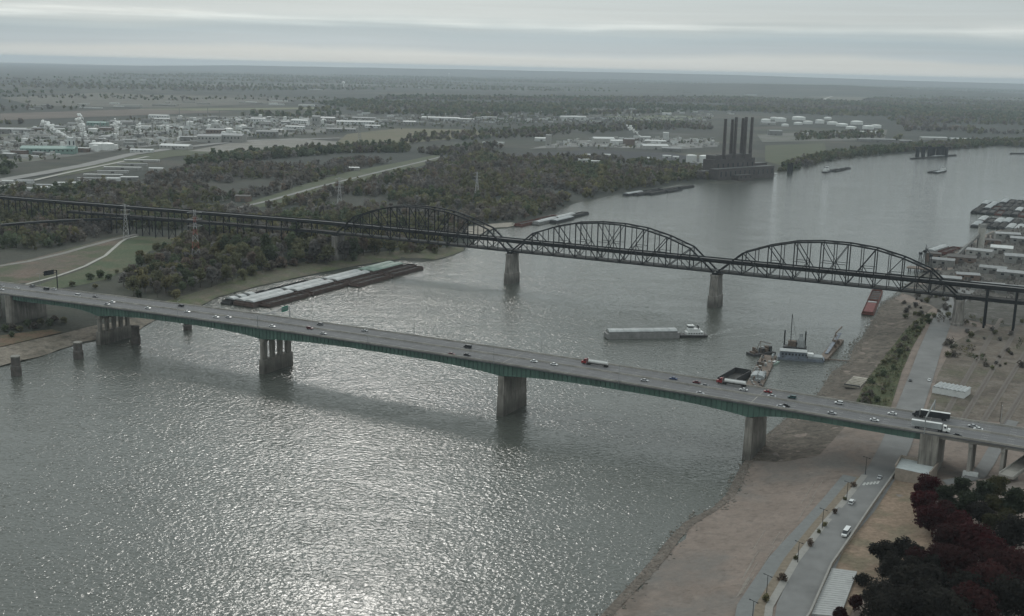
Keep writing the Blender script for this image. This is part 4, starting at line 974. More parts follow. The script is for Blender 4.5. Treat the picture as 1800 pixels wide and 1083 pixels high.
for i, x in enumerate((1612, 1622, 1633, 1640, 1648, 1655, 1662)):
    p = G(x, 275.5); MB().box(p.x - 4, p.x + 4, p.y - 4, p.y + 4, -2, 24 + (i % 3) * 3).build('tower', dsteel, LD)
a = G(1608, 275.5); b = G(1668, 275.5); MB().beam(a + Vector((0, 0, 24)), b + Vector((0, 0, 24)), 7, 3.5).build('gallery', dsteel, LD)
# mooring dolphins of the power station
for i, (x, y) in enumerate([(1386, 305.5), (1391, 304.5)]):
    m = MB().cyl(G(x, y) + Vector((0, 0, -2)), 3.2, 24, 12); m.build('mooring_cell', dsteel, label=['left of two dark mooring cells standing off the power station', 'right of two dark mooring cells standing off the power station'][i], cat='mooring cell')

# old stone mooring cells on the left
cellm = mat('wet_stone', (.085, .075, .068), .8, .4, .4, bump=.08); cellt = mat('cell_top', (.2, .19, .17), .9, .3, .4)
for i, (x, y, h, lb) in enumerate([(29, 660, 12.5, 'leftmost old mooring cell standing in the water at the picture edge'), (138, 630, 11, 'old mooring cell with a chipped pale top off the mud beach'), (239, 604, 12.5, 'dark mooring cell right beside the five column pier'), (330, 580, 8, 'small mooring cell half hidden by the highway girder')]):
    p = G(x, y); t = thing('mooring_cell', lb, 'mooring cell', (p.x, p.y, 0), i * .4)
    MB().lathe((0, 0, 0), [(3.5, -3), (3.4, h * .5), (3.0, h * .56), (2.9, h)], 10).build('shaft', cellm, t); MB().lathe((0, 0, 0), [(3.0, h - .01), (3.15, h + .1), (3.15, h + .9), (2.2, h + 1.0), (.01, h + 1.0)], 10).build('cap', cellt if i < 2 else cellm, t)

# ------------------------------------------------------------------ the work fleet by the near bank
def local(name, label, cat, a, b, z=0):
    A, d, L, rz = axis(a, b); A.z = z; return thing(name, label, cat, A, rz), L
t, L = local('floating_workshop', 'blue grey floating workshop barge with a long pale roof by the near bank', 'work barge', (1368, 632), (1447, 638))
MB().prism([(-.5, 2), (0, -.8), (L, -.8), (L + .8, 2)], 0, 11).build('hull', bluegrey, t)
hs = MB().box(1, L * .62, 1.2, 9.5, 2.02, 6.2).build('deckhouse', bluegrey, t)
MB().prism([(.7, 6.2), (.7, 6.6), (5.3, 7.6), (10, 6.6), (10, 6.2)], .6, L * .63, ax='x').build('roof', coverw, hs)
for q in range(8): MB().box(2.4 + q * 2.4, 3.6 + q * 2.4, 1.12, 1.18, 3.6, 5.0).build('window', glassd, hs)
MB().box(L * .66, L - .5, 1, 10, 2.02, 3.6).build('deck_cargo', coverb, t); MB().box(L * .64, L * .78, 3, 8, 3.62, 5.2).build('deck_cargo', cream, t)
for q in (0.1, .45, .98): MB().cyl((L * q, .2, 1.9), .35, 1.0, 8).build('bollard', hullk, t)
t, L = local('crane_barge', 'crane barge with a tall upright boom behind the floating workshop', 'crane barge', (1376, 613), (1416, 617))
MB().box(0, L, 0, 9, -.8, 1.9).build('hull', hullk, t); MB().box(L * .2, L * .55, 2.5, 7, 1.92, 6.0).build('machinery_house', rustd, t)
for sy in (-1, 1):
    MB().beam((L * .3, 4.7 + sy * 1.0, 4), (L * .28, 4.7 + sy * .25, 27), .4, .4).build('boom', dsteel, t)
for q in range(9): z = 5 + q * 2.4; MB().beam((L * .3, 3.8 + q * .07, z), (L * .29, 5.6 - q * .07, z + 2.2), .22, .22).build('boom_lacing', dsteel, t)
MB().beam((L * .55, 4.7, 6), (L * .29, 4.7, 26.5), .14, .14).build('stay', dsteel, t)
MB().lathe((L * .74, 4.7, 1.9), [(3.4, 0), (2.8, 5), (1.5, 8), (1.2, 10.5), (.1, 11)], 8).build('tower', steel, t)
for q, h in ((.0, 15), (.92, 15.5)): MB().cyl((L * q, 8, -2), .55, h, 8).build('spud', dsteel, t)
t, L = local('ramp_barge', 'rusty ramp barge with a raised gangway off the near bank', 'barge', (1446, 634), (1476, 600))
MB().box(0, L, -3.2, 3.2, -.6, 1.8).build('hull', rustd, t); MB().beam((L * .2, 0, 2.4), (L * .98, 0, 7), 2.4, .6).build('gangway', bluegrey, t)
for q in range(6): MB().box(L * (.55 + .06 * q), L * (.55 + .06 * q) + 1.6, -3 + q % 3 * 1.6, -1.3 + q % 3 * 1.7, 1.82, 3.8 + (q * 7 % 4)).build('scrap', rustd, t)
for sg in (-1, 1): MB().beam((L * .62, sg * 2, 2), (L * .7, 0, 11.5), .4, .4).build('frame_leg', rustd, t)
MB().beam((L * .7, 0, 11.3), (L * 1.25, 2, 8.0), .9, .9).build('jib', rustd, t)
t, L = local('derrick_barge', 'cluttered derrick barge at the left end of the work fleet', 'barge', (1324, 627), (1362, 622))
MB().box(0, L, -1, 8, -.6, 1.7).build('hull', hullk, t)
rr = random.Random(4)
for q in range(9): x = 1 + q * L / 10; MB().box(x, x + rr.uniform(1, 2.4), rr.uniform(0, 4), rr.uniform(4.5, 7), 1.72, rr.uniform(2.6, 6)).build('machinery', rr.choice((rustd, steel, hullk)), t)
for sg in (0, 6): MB().beam((L * .35, sg, 1.7), (L * .42, 3, 10.5), .35, .35).build('frame_leg', rustd, t)
MB().beam((L * .42, 3, 10.3), (L * .95, 4, 7.0), .5, .5).build('jib', rustd, t)
t, L = local('dock_barge', 'long rusty dock barge strewn with gear reaching to the highway bridge', 'dock barge', (1352, 628), (1322, 688))
MB().box(0, L, -5.5, 5.5, -.6, 1.6).build('hull', rustd, t)
for q in range(44): x = rr.uniform(1, L - 4); y = rr.uniform(-5, 3.4); MB().box(x, x + rr.uniform(.8, 3.4), y, y + rr.uniform(.8, 1.8), 1.62, rr.uniform(2.2, 4.4)).build('gear', rr.choice((rustd, steel, hullk, coverb)), t)
MB().prism([(-4.5, 1.62), (-4.5, 3.6), (-3, 4.6), (0, 5.0), (3, 4.6), (4.5, 3.6), (4.5, 1.62)], L * .62, L * .74, ax='x').build('canopy', coverb, t)
for q in range(6): x = L * (.08 + .15 * q); MB().beam((x, -4 + q, 1.6), (x + 2, -3.4 + q, 6.5 + q % 3), .3, .3).build('derrick_pole', rustd, t)
for q in range(5): MB().cyl((L * (.1 + .2 * q), 5.2, 1.6), .25, 1.0, 8).build('bollard', hullk, t)
t, L = local('spoil_barge', 'black high sided empty spoil barge beside the dock barge', 'barge', (1277, 676), (1304, 660))
for a_, b_, c_, d_ in ((-2, L + 2, -6, -5.6), (-2, L + 2, 5.6, 6), (-2, -1.6, -5.6, 5.6), (L + 1.6, L + 2, -5.6, 5.6)): MB().box(a_, b_, c_, d_, -.5, 4.6).build('side', hullk, t)
MB().box(-1.6, L + 1.6, -5.6, 5.6, -.5, .8).build('floor', cargo, t)
t, L = local('workboat', 'little pale green workboat moored at the dock barge', 'boat', (1357, 642), (1367, 638))
MB().prism([(0, .9), (.4, -.3), (L, -.3), (L + .9, 1.1)], -1.1, 1.1).build('hull', coverg, t); MB().box(L * .2, L * .6, -.8, .8, .92, 2.4).build('cabin', cream, t); MB().box(L * .19, L * .61, -.82, .82, 1.6, 2.1).build('window', glassd, t)
a = G(1449, 633); b = T(1492, 636); MB().beam(a + Vector((0, 0, .8)), b + Vector((0, 0, .6)), 1.0, .6).build('gangplank', rustd, label='long rusty gangplank from the workshop barge to the bank', cat='gangplank')
q = T(1505, 676); t = thing('derelict_barge', 'pale derelict flat barge stranded on the near bank', 'barge', q, 1.05)
MB().prism([(-13, 1.9), (-12.4, .0), (12.4, .0), (13, 2.3)], -5, 5).build('hull', mat('bleached_timber', (.32, .295, .25), .9, .3, .4), t)
for k in range(6): MB().box(-12 + k * 4, -11.6 + k * 4, -4.8, 4.8, 2.2, 2.6).build('deck_rib', mat('bleached_timber', None), t)
MB().box(-12.6, -12, -5.2, 5.2, .2, 2.8).build('transom', hullk, t)

# ------------------------------------------------------------------ vehicles
tyre = mat('tyre_rubber', (.02, .02, .02), .9, .1, 3); lightm = mat('lamp_glass', (.7, .68, .6), .2, .05, 3)
CARC = {'white': (.62, .63, .63), 'silver': (.36, .37, .38), 'grey': (.16, .165, .17), 'dark': (.02, .022, .026), 'maroon': (.11, .02, .025), 'red': (.25, .03, .03), 'blue': (.04, .07, .16), 'teal': (.03, .08, .08)}
def carbody(kind):
    z = .32
    prof = {'car': [(-2.25, z), (2.25, z), (2.28, .72), (1.25, .92), (-1.5, .95), (-2.25, .88)], 'suv': [(-2.3, z + .1), (2.3, z + .1), (2.32, .95), (1.35, 1.1), (-2.3, 1.1)], 'van': [(-2.6, z + .1), (2.6, z + .1), (2.62, .95), (2.05, 1.15), (-2.6, 1.15)]}[kind]
    cab = {'car': [(1.15, .93), (.45, 1.43), (-.85, 1.44), (-1.6, .96)], 'suv': [(1.3, 1.1), (.65, 1.72), (-2.1, 1.74), (-2.28, 1.12)], 'van': [(2.0, 1.16), (1.3, 2.05), (-2.5, 2.1), (-2.58, 1.16)]}[kind]
    b = MB().prism(prof, -.9, .9); g = MB().prism(cab, -.78, .78); rf = MB().prism([(cab[1][0] - .05, cab[1][1]), (cab[2][0] + .05, cab[2][1]), (cab[2][0] + .05, cab[2][1] + .06), (cab[1][0] - .05, cab[1][1] + .06)], -.8, .8)
    return b, g, rf
CARM = {}
wheelme = MB().cyl((0, -.1, 0), .33, .2, 10, ax='y').mesh('wheel', tyre)
hlme = MB().box(-.03, .03, -.16, .16, -.07, .07).mesh('headlight', lightm)
def car(kind, colr, p, rz, label, group=None, tilt=0.0):
    key = (kind, colr)
    if key not in CARM:
        m = mat('car_paint_' + colr, CARC[colr], .3, .04, 1, spec=.5); b, g, rf = carbody(kind); CARM[key] = (b.mesh('body', m), g.mesh('glasshouse', glassd), rf.mesh('roof', m))
    t = thing({'car': 'car', 'suv': 'car', 'van': 'van'}[kind], label, 'van' if kind == 'van' else 'car', p, rz, group)
    b, g, rf = CARM[key]; mk('body', b, t); mk('glasshouse', g, t); mk('roof', rf, t)
    for x in (-1.4, 1.4):
        for y in (-.82, .82): mk('wheel', wheelme, t, (x, y, .33))
    for y in (-.6, .6): mk('headlight', hlme, t, (2.28 if kind != 'van' else 2.62, y, .68))
    return t
LANES = [2.7, 6.6, 10.5, 14.0]
def on_bridge(px, py):
    z = 33.0
    for _ in range(5):
        s, t_ = invPB(G(px, py, z)); z = zd(s) - .95 + .7
    sg = -1 if t_ < 0 else 1; lane = min(LANES, key=lambda q: abs(q - abs(t_))) * sg
    return s, lane
CARS = [(3, 503, 'car', 'silver'), (6, 508, 'car', 'white'), (26, 507, 'car', 'white'), (60, 502.5, 'suv', 'grey'), (83, 508, 'van', 'dark'), (100, 507, 'car', 'white'), (134, 520, 'van', 'white'), (190, 534, 'car', 'silver'), (200, 530, 'car', 'white'),
        (260, 541, 'car', 'white'), (316, 538, 'suv', 'dark'), (331, 547, 'car', 'white'), (381, 556.5, 'car', 'white'), (400, 557.5, 'car', 'silver'), (479, 573, 'car', 'white'), (544, 577, 'suv', 'maroon'), (562, 570, 'suv', 'grey'), (568, 586, 'car', 'silver'),
        (643, 580, 'car', 'silver'), (823, 609.5, 'van', 'dark'), (796, 621, 'car', 'maroon'), (824, 622, 'car', 'dark'), (938, 635, 'car', 'white'), (972, 641, 'car', 'white'), (1132, 669, 'car', 'silver'), (1185, 664, 'car', 'blue'), (1226, 670, 'car', 'maroon'),
        (1240, 676, 'car', 'grey'), (1229, 692, 'car', 'silver'), (1307, 684.5, 'car', 'white'), (1349, 688.5, 'car', 'red'), (1356, 696.5, 'car', 'silver'), (1392, 698.5, 'suv', 'teal'), (1372, 714.5, 'car', 'silver'), (1382, 712, 'car', 'dark'), (1474, 709, 'suv', 'white'),
        (1462, 726, 'car', 'silver'), (1568, 727, 'car', 'white'), (1537, 738, 'car', 'white'), (1709, 750, 'car', 'silver'), (1719, 755, 'car', 'white'), (1683, 766.5, 'car', 'dark'), (170, 520.5, 'car', 'grey')]
WHERE = [(45, 'at the left end of the highway bridge'), (150, 'by the left sign on the highway bridge'), (230, 'above the five column pier'), (430, 'left of the slotted pier'), (620, 'over the slotted pier'), (760, 'between the slotted pier and midstream pier'),
         (1000, 'over the midstream pier'), (1200, 'ahead of the second tanker'), (1420, 'over the pier at the near bank'), (1600, 'before the white lorry on the highway bridge'), (1900, 'at the right end of the highway bridge')]
seen = {}
for px, py, k, c in CARS:
    s, lane = on_bridge(px, py); wh = next(w for x, w in WHERE if px < x)
    lane_w = 'far lanes' if lane > 0 else 'near lanes'; base = ('van' if k == 'van' else 'utility car' if k == 'suv' else 'car')
    lb = c + ' ' + base + ' in the ' + lane_w + ' ' + wh
    seen[lb] = seen.get(lb, 0) + 1
    if seen[lb] > 1: lb = 'second ' + lb
    car(k, c, PB(s, lane, zd(s) - .93), PB_A + (0 if lane < 0 else math.pi), lb, 'cars crossing the highway bridge')
def wheels(t, xs, y, r_=.5):
    me = MB().cyl((0, -.25, 0), r_, .5, 12, ax='y').mesh('wheel', tyre)
    for x in xs:
        for sy in (-1, 1): mk('wheel', me, t, (x, sy * y, r_))
def truck(p, rz, label, cabm, kind, tm):
    t = thing('truck', label, 'truck', p, rz)
    MB().box(-7.5, 8.2, -.5, .5, .7, 1.05).build('chassis', tyre, t)
    c = MB().prism([(5.3, .7), (8.6, .7), (8.7, 1.9), (7.3, 2.1), (6.9, 3.3), (5.3, 3.6)], -1.2, 1.2).build('cab', cabm, t)
    MB().prism([(7.36, 2.12), (6.98, 3.2), (7.06, 3.22), (7.44, 2.14)], -1.05, 1.05).build('windscreen', glassd, c)
    for sy in (-1, 1): MB().box(5.9, 6.8, sy * 1.21 - .02, sy * 1.21 + .02, 2.2, 3.1).build('side_window', glassd, c); MB().cyl((5.1, sy * 1.0, 1), .12, 3.1, 8).build('exhaust_stack', steel, c)
    if kind == 'tank':
        m = MB().cyl((-8.2, 0, 2.3), 1.05, 12.2, 16, ax='x'); m.build('tank', tm, t)
        for q in (-6, -2.5, 1): MB().cyl((q, 0, 3.3), .35, .3, 10).build('manhole', steel, t)
        MB().box(-8.3, 4.2, -.3, .3, 3.32, 3.4).build('walkway', steel, t)
    else:
        MB().box(-10, 4.6, -1.28, 1.28, 1.2, 4.1).build('trailer', tm, t); MB().box(-10.05, 4.65, -1.22, 1.22, 4.11, 4.18).build('trailer_roof', cream if tm is not white else coverw, t)
    wheels(t, (7.2, 4.6, 3.4, -6.5, -7.8), 1.0)
    return t
redc = mat('truck_red', (.2, .02, .022), .35, .05, 1); blackc = mat('truck_black', (.02, .022, .026), .4, .1, 1); tankm = mat('polished_tank', (.62, .62, .6), .3, .08, .6)
for px, py, cm, kd, tm, lb in [(1043, 640, redc, 'tank', tankm, 'red cab tanker truck with a white tank near midstream'), (1283, 675, redc, 'tank', tankm, 'red cab tanker truck with a white tank beside the dock barge'), (1634, 731, blackc, 'box', blackc, 'black lorry with dark trailer at the right gantry'), (1638, 752, white, 'box', coverw, 'white lorry with long white trailer over the abutment')]:
    s, lane = on_bridge(px, py + 2); lane = {1043: 10.5, 1283: 14.0, 1634: 10.5, 1638: -10.5}[px]; truck(PB(s, lane, zd(s) - .93), PB_A + (0 if lane < 0 else math.pi), lb, cm, kd, tm)

# gantries, sign and lamp posts on the highway bridge
def gantry(s, label, sign):
    p = PB(s, 0, zd(s)); t = thing('sign_gantry', label, 'gantry', p, PB_A)
    for sy in (-1, 1): MB().cyl((0, sy * 17.2, -1.6), .28, 9.2, 8).build('post', steel, t)
    for z in (6.4, 7.5): MB().beam((0, -17.2, z), (0, 17.2, z), .22, .22).build('chord', steel, t)
    for q in range(16): y = -16.5 + q * 2.1; MB().beam((0, y, 6.4), (0, y + 2.1, 7.5), .12, .12).build('lacing', steel, t)
    if sign:
        gs_ = mat('sign_green', (.02, .17, .12), .5, .08, 1); sg = MB().box(-.3, -.18, 8.5, 15.5, 5.0, 8.6).build('sign_panel', gs_, t)
        MB().box(-.32, -.305, 8.62, 15.38, 8.42, 8.5).build('border', white, sg); MB().box(-.32, -.305, 8.62, 15.38, 5.1, 5.18).build('border', white, sg); MB().box(-.32, -.305, 11.0, 12.2, 6.3, 7.3).build('shield', white, sg)
s1, _ = invPB(G(452, 574, zd(-92))); gantry(s1, 'overhead gantry with a green road sign over the slotted pier', True)
s2, _ = invPB(G(1628, 752, zd(335))); gantry(s2, 'bare overhead gantry over the right end of the highway bridge', False)
s3, _ = invPB(G(95, 506, zd(-290))); p = PB(s3, 17.3, zd(s3)); t = thing('road_sign', 'dark cantilever road sign seen from behind at the left bridge end', 'sign', p, PB_A)
MB().cyl((0, 0, -1.6), .4, 16.0, 8).build('post', dsteel, t)
for z in (12.6, 14.2): MB().beam((0, 0, z), (0, -13, z), .4, .4).build('arm', dsteel, t)
MB().box(.3, .5, -12.5, -3, 11.6, 15.2).build('sign_panel', dsteel, t)
for q in range(4): MB().box(.1, .3, -11.5 + q * 2.6, -11.2 + q * 2.6, 11.4, 15.4).build('rib', steel, t)
for i, (px, py, sd_) in enumerate([(16, 503, 1), (322, 550, -1), (650, 603, -1), (873, 636, -1), (1152, 654, 1), (955, 622, 1), (735, 588, 1), (1090, 671, -1), (1760, 740, 1), (1330, 680, 1)]):
    s, _ = invPB(G(px, py, zd(0) - 1)); t = thing('street_lamp', ['slim lamp post at the far left end of the bridge', 'slim lamp post on the near parapet left of the slotted pier', 'slim lamp post on the near parapet before midstream', 'slim lamp post on the near parapet over the midstream pier', 'slim lamp post on the far parapet left of the blue car', 'slim lamp post on the far parapet right of the midstream pier', 'slim lamp post on the far parapet before the midstream pier', 'slim lamp post on the near parapet right of the midstream pier', 'slim lamp post on the far parapet at the right end', 'slim lamp post on the far parapet by the second tanker'][i], 'street lamp', PB(s, sd_ * 17.05, zd(s)), PB_A)
    MB().cyl((0, 0, -1.4), .16, 11.4, 8, r2=.09).build('post', steel, t); MB().beam((0, 0, 9.9), (0, -sd_ * 2.4, 10.4), .1, .1).build('arm', steel, t); MB().box(-.2, .2, -sd_ * 2.4 - .4, -sd_ * 2.4 + .4, 10.35, 10.5).build('lantern', steel, t)

# ------------------------------------------------------------------ near bank: boulevard, levee, park
def wzone(name, poly, cols, scales, label, dz=.12, st=6): return zone(name, poly, cols, scales, label, dz, st)
BLV = [(1388, 1190), (1402, 1068), (1452, 956), (1508, 893), (1549, 834), (1574, 785), (1599, 718), (1620, 660), (1634, 618), (1655, 566), (1681, 530), (1700, 508)]
wzone('mud_slope', [(1306, 808), (1346, 765), (1372, 744), (1440, 690), (1462, 654), (1492, 637), (1500, 612), (1518, 590), (1533, 565), (1550, 536), (1570, 525), (1640, 540), (1600, 575), (1560, 620), (1520, 690), (1490, 745), (1440, 800), (1380, 812)],
      [(.1, .086, .072), (.14, .12, .1), (.065, .058, .048)], [None, (12, .44, .6), (5, .5, .64)], 'dark lumpy mud and rubble slope under the bridges', .1, 4)
wzone('scrub_verge', [(1497, 724), (1512, 690), (1530, 660), (1560, 620), (1592, 580), (1618, 556), (1640, 548), (1622, 580), (1603, 612), (1586, 652), (1566, 716)],
      [(.055, .065, .032), (.085, .085, .045), (.1, .085, .06)], [None, (8, .45, .6), (12, .52, .66)], 'scrubby green verge along the boulevard', .2, 6)
wzone('lawn', [(1410, 1100), (1424, 1083), (1461, 1000), (1493, 953), (1533, 893), (1576, 834), (1625, 842), (1640, 870), (1640, 960), (1600, 1000), (1520, 1040), (1470, 1120)],
      [(.2, .15, .11), (.235, .175, .13), (.16, .135, .095)], [None, (9, .45, .6), (14, .5, .64)], 'parched brown lawn sloping up from the wall', .15, 4)
wzone('rail_yard', [(1628, 722), (1650, 655), (1680, 600), (1720, 580), (1850, 560), (1900, 720), (1790, 745), (1690, 735)],
      [(.12, .1, .082), (.15, .13, .11), (.085, .072, .06), (.09, .088, .06)], [None, (14, .45, .6), (20, .5, .64), (30, .52, .7)], 'brown dirt yard right of the boulevard', .15, 8)
strip('boulevard', BLV, 15.5, roadm, .3, 'grey riverside boulevard running under both bridges', st=6)
paved = mat('path_paving', (.15, .155, .152), .9, .12, .4); sidew = mat('pale_sidewalk', (.24, .232, .215), .9, .12, .5)
strip('promenade', [(1290, 1190), (1312, 1068), (1366, 985), (1420, 925), (1460, 880), (1494, 838)], 7.0, paved, .32, 'grey promenade strip along the top of the levee', st=6)
strip('planting_strip', [(1318, 1190), (1338, 1068), (1388, 985), (1438, 922), (1474, 880), (1508, 838)], 4.6, mat('dry_planting', (.165, .135, .1), .95, .25, .5), .26, 'dry brown planting strip between promenade and boulevard', st=6)
strip('sidewalk', [(1338, 1190), (1352, 1068), (1400, 985), (1449, 922), (1486, 880), (1520, 836)], 3.0, sidew, .38, 'pale sidewalk with kerb beside the boulevard', st=6)
P0 = T(1516, 852); P1 = T(1546, 849)
for k in range(5):
    q = P0.lerp(P1, (k + .5) / 5); dd = Vector(((T(1549, 834) - T(1508, 893)).normalized()))
    m = MB().box(-2.2, 2.2, -.5, .5, 0, .012); mk('crossing_bar', m.mesh('crossing_bar', paintw), None, (q.x, q.y, hz(q.x, q.y) + .345), math.atan2(dd.y, dd.x), kind='structure', label='white bar of the crossing on the boulevard')
sl_ = WS[(WS[:, 1] > 330) & (WS[:, 1] < 700)]; sl_ = sl_[::4]; dn = np.gradient(sl_, axis=0); dn = np.stack([dn[:, 1], -dn[:, 0]], 1) / np.hypot(*dn.T)[:, None]
wo = 3 + 6 * fbm(sl_[:, 0], sl_[:, 1], 25, 44)
drape('riprap', np.vstack([sl_ + dn * .6, (sl_ + dn * wo[:, None])[::-1]]), noisecol('riprap_rubble', [(.12, .103, .088), (.165, .14, .12), (.07, .06, .052)], [None, (3, .45, .62), (1.6, .5, .66)], bump=.5, bscale=.8), .14, 3, label='dark rubble edging the paved levee', world=True)
# old mooring lines and paving seams across the cobbled levee
seam = mat('levee_seam', (.215, .19, .165), .9, .25, .6)
rr = random.Random(9)
for i in range(16):
    y0 = rr.uniform(860, 1070); xw = np.interp(y0, [850, 900, 950, 1000, 1083], [1470, 1440, 1395, 1350, 1290]); x0 = xw - rr.uniform(14, 60); q = rr.uniform(18, 46)
    strip('levee_seam', [(x0, y0), (x0 + q * .62, y0 - q)], .3, seam, .1, 'pale seam line in the cobbled levee', st=4)
# retaining wall along the boulevard
wl_ = [T(x, y) for x, y in ((1400, 1120), (1424, 1083), (1461, 998), (1493, 952), (1533, 892), (1575, 832), (1586, 808))]
RW = thing('retaining_wall', 'low buff retaining wall along the boulevard below the lawn', 'wall')
wallm = mat('buff_wall', (.28, .24, .2), .9, .2, .5)
for a, b in zip(wl_[:-1], wl_[1:]):
    n_ = max(1, int((b - a).length / 9))
    for i in range(n_):
        p, q = a.lerp(b, i / n_), a.lerp(b, (i + .992) / n_); z = hz(p.x, p.y)
        pn = MB().beam(Vector((p.x, p.y, z + .5)), Vector((q.x, q.y, hz(q.x, q.y) + .5)), .6, 3.0).build('wall_panel', wallm, RW)
        MB().beam(Vector((p.x, p.y, z + 2.1)), Vector((q.x, q.y, hz(q.x, q.y) + 2.1)), .8, .2).build('coping', sidew, pn)
# overlook terrace
c = [G(x, y, 15.0) for x, y in ((1584, 804), (1649, 817), (1634, 834), (1574, 821))]
OV = thing('overlook_terrace', 'pale concrete overlook terrace with a parapet by the abutment', 'terrace')
m = MB(); m.poly8([(p.x, p.y, 4) for p in c] + [(p.x, p.y, 14.6) for p in c]); m.build('base', wallm, OV)
m = MB(); m.poly8([(p.x, p.y, 14.61) for p in c] + [(p.x, p.y, 14.8) for p in c]); m.build('floor', mat('terrace_paving', (.42, .45, .45), .8, .1, .4), OV)
for i in range(4):
    if i == 2: continue
    a, b = c[i], c[(i + 1) % 4]; MB().beam((a.x, a.y, 15.5), (b.x, b.y, 15.5), .6, 1.6).build('parapet', wallm, OV)
# broad flight of steps at the lower right
A = T(1462, 1002); B = T(1506, 1010); A2 = T(1424, 1083); B2 = T(1476, 1090)
ST = thing('stairway', 'broad pale concrete stairway below the lawn', 'stairway')
stepm = mat('step_concrete', (.32, .325, .32), .85, .12, .4)
NS = 22
for i in range(NS):
    u0, u1 = i / NS, (i + .86) / NS; a, b = A.lerp(A2, u0), B.lerp(B2, u0); a1, b1 = A.lerp(A2, u1), B.lerp(B2, u1)
    zt = [hz(a.x, a.y) + .9, hz(b.x, b.y) + 1.4, 0, 0]
    m = MB(); m.poly8([(a.x, a.y, 6), (b.x, b.y, 6), (b1.x, b1.y, 6), (a1.x, a1.y, 6), (a.x, a.y, zt[0]), (b.x, b.y, zt[1]), (b1.x, b1.y, zt[1] - .01), (a1.x, a1.y, zt[0] - .01)]); m.build('step', stepm, ST)
# tree kinds of the park
pk = {}
for k, shp, sd_, nl, ls in (('crimson', 'broad', 301, 3600, .5), ('crimson', 'round', 302, 2600, .45), ('maroon', 'broad', 303, 3600, .5), ('dark', 'broad', 304, 3400, .5), ('dark', 'round', 305, 2400, .42), ('deep', 'round', 306, 2600, .45), ('dim', 'round', 307, 2600, .45), ('dark', 'bush', 308, 1200, .32)):
    pk[k, shp] = tree_proto(k, shp, sd_, nl, ls)
PARK = [(1630, 862, 'crimson', 'round', 1.05, 'bright crimson tree nearest the overlook terrace'), (1622, 893, 'crimson', 'round', 1.1, 'crimson tree at the edge of the brown lawn'), (1640, 915, 'crimson', 'broad', .85, 'broad crimson tree behind the lawn edge'), (1662, 880, 'deep', 'round', .95, 'green tree right of the bright crimson tree'),
        (1700, 895, 'deep', 'round', 1.1, 'dark green tree in the middle of the park'), (1690, 862, 'deep', 'round', .85, 'small green tree by the service road'), (1722, 905, 'dark', 'round', 1.0, 'very dark tree left of the yellow trees'), (1752, 862, 'dim', 'round', .95, 'yellow green tree below the ramp'), (1748, 895, 'dim', 'round', .9, 'second yellow green tree below the ramp'), (1740, 922, 'dim', 'round', .75, 'small yellow green tree in the park hollow'),
        (1552, 975, 'dark', 'round', 1.0, 'black green spreading tree on the brown lawn'), (1582, 968, 'dark', 'round', .85, 'dark tree right of the spreading tree on the lawn'), (1606, 975, 'dark', 'round', .8, 'third dark tree along the lawn edge'), (1620, 992, 'maroon', 'broad', .7, 'dull maroon tree behind the dark lawn trees'),
        (1668, 950, 'maroon', 'broad', .9, 'dull maroon tree in front of the crimson trees'), (1710, 955, 'crimson', 'broad', .95, 'large crimson tree on the right side of the park'), (1745, 975, 'crimson', 'broad', .9, 'large crimson tree at the right park edge'), (1690, 1000, 'maroon', 'broad', 1.0, 'large maroon tree in the lower park'), (1735, 1025, 'maroon', 'broad', 1.0, 'large maroon tree at the lower right corner'),
        (1640, 1030, 'dark', 'broad', .95, 'black tree below the maroon trees'), (1590, 1030, 'dark', 'broad', .95, 'black tree at the foot of the park'), (1545, 1055, 'dark', 'broad', .85, 'black tree right of the stairway'), (1600, 1075, 'dark', 'broad', .95, 'black tree at the bottom edge'), (1660, 1075, 'dark', 'broad', 1.0, 'black tree at the bottom edge under the maroon trees'), (1720, 1075, 'maroon', 'broad', 1.0, 'maroon tree at the bottom right edge'), (1775, 1060, 'dark', 'broad', 1.0, 'black tree in the bottom right corner'),
        (1785, 940, 'dark', 'broad', .9, 'dark tree at the right edge by the yellow trees'), (1785, 1005, 'maroon', 'broad', .9, 'maroon tree at the right picture edge'), (1782, 890, 'deep', 'round', 1.1, 'green tree at the right picture edge'), (1517, 1020, 'dark', 'bush', .8, 'dark shrub beside the top of the stairway'), (1502, 1062, 'maroon', 'round', .5, 'small maroon shrub beside the stairway'), (1480, 1085, 'maroon', 'round', .5, 'small maroon shrub at the bottom of the stairway'), (1660, 985, 'maroon', 'broad', .8, 'maroon tree in the thick of the lower park'), (1630, 1055, 'dark', 'broad', .9, 'black tree low in the park left of the maroon trees'), (1570, 1000, 'dark', 'round', .9, 'dark round tree under the lawn trees'),
        (1690, 930, 'crimson', 'round', 1.0, 'crimson tree between the green and maroon trees'), (1660, 905, 'maroon', 'round', 1.0, 'maroon tree between two crimson trees'), (1770, 920, 'dim', 'round', .9, 'yellowing tree at the right edge'), (1700, 1040, 'dark', 'broad', .9, 'black tree among the maroon trees near the bottom'), (1755, 1000, 'maroon', 'broad', .9, 'maroon tree right of the large crimson tree'),
        (1560, 1085, 'dark', 'broad', .9, 'black tree at the bottom edge beside the stairway'), (1608, 1005, 'dark', 'broad', .7, 'black tree behind the row on the lawn'), (1730, 870, 'deep', 'round', .9, 'green tree left of the ramp'), (1648, 1000, 'dark', 'round', 1.0, 'dark round tree in the middle of the lower park'), (1690, 1088, 'dark', 'broad', .9, 'black tree cut by the bottom edge')]
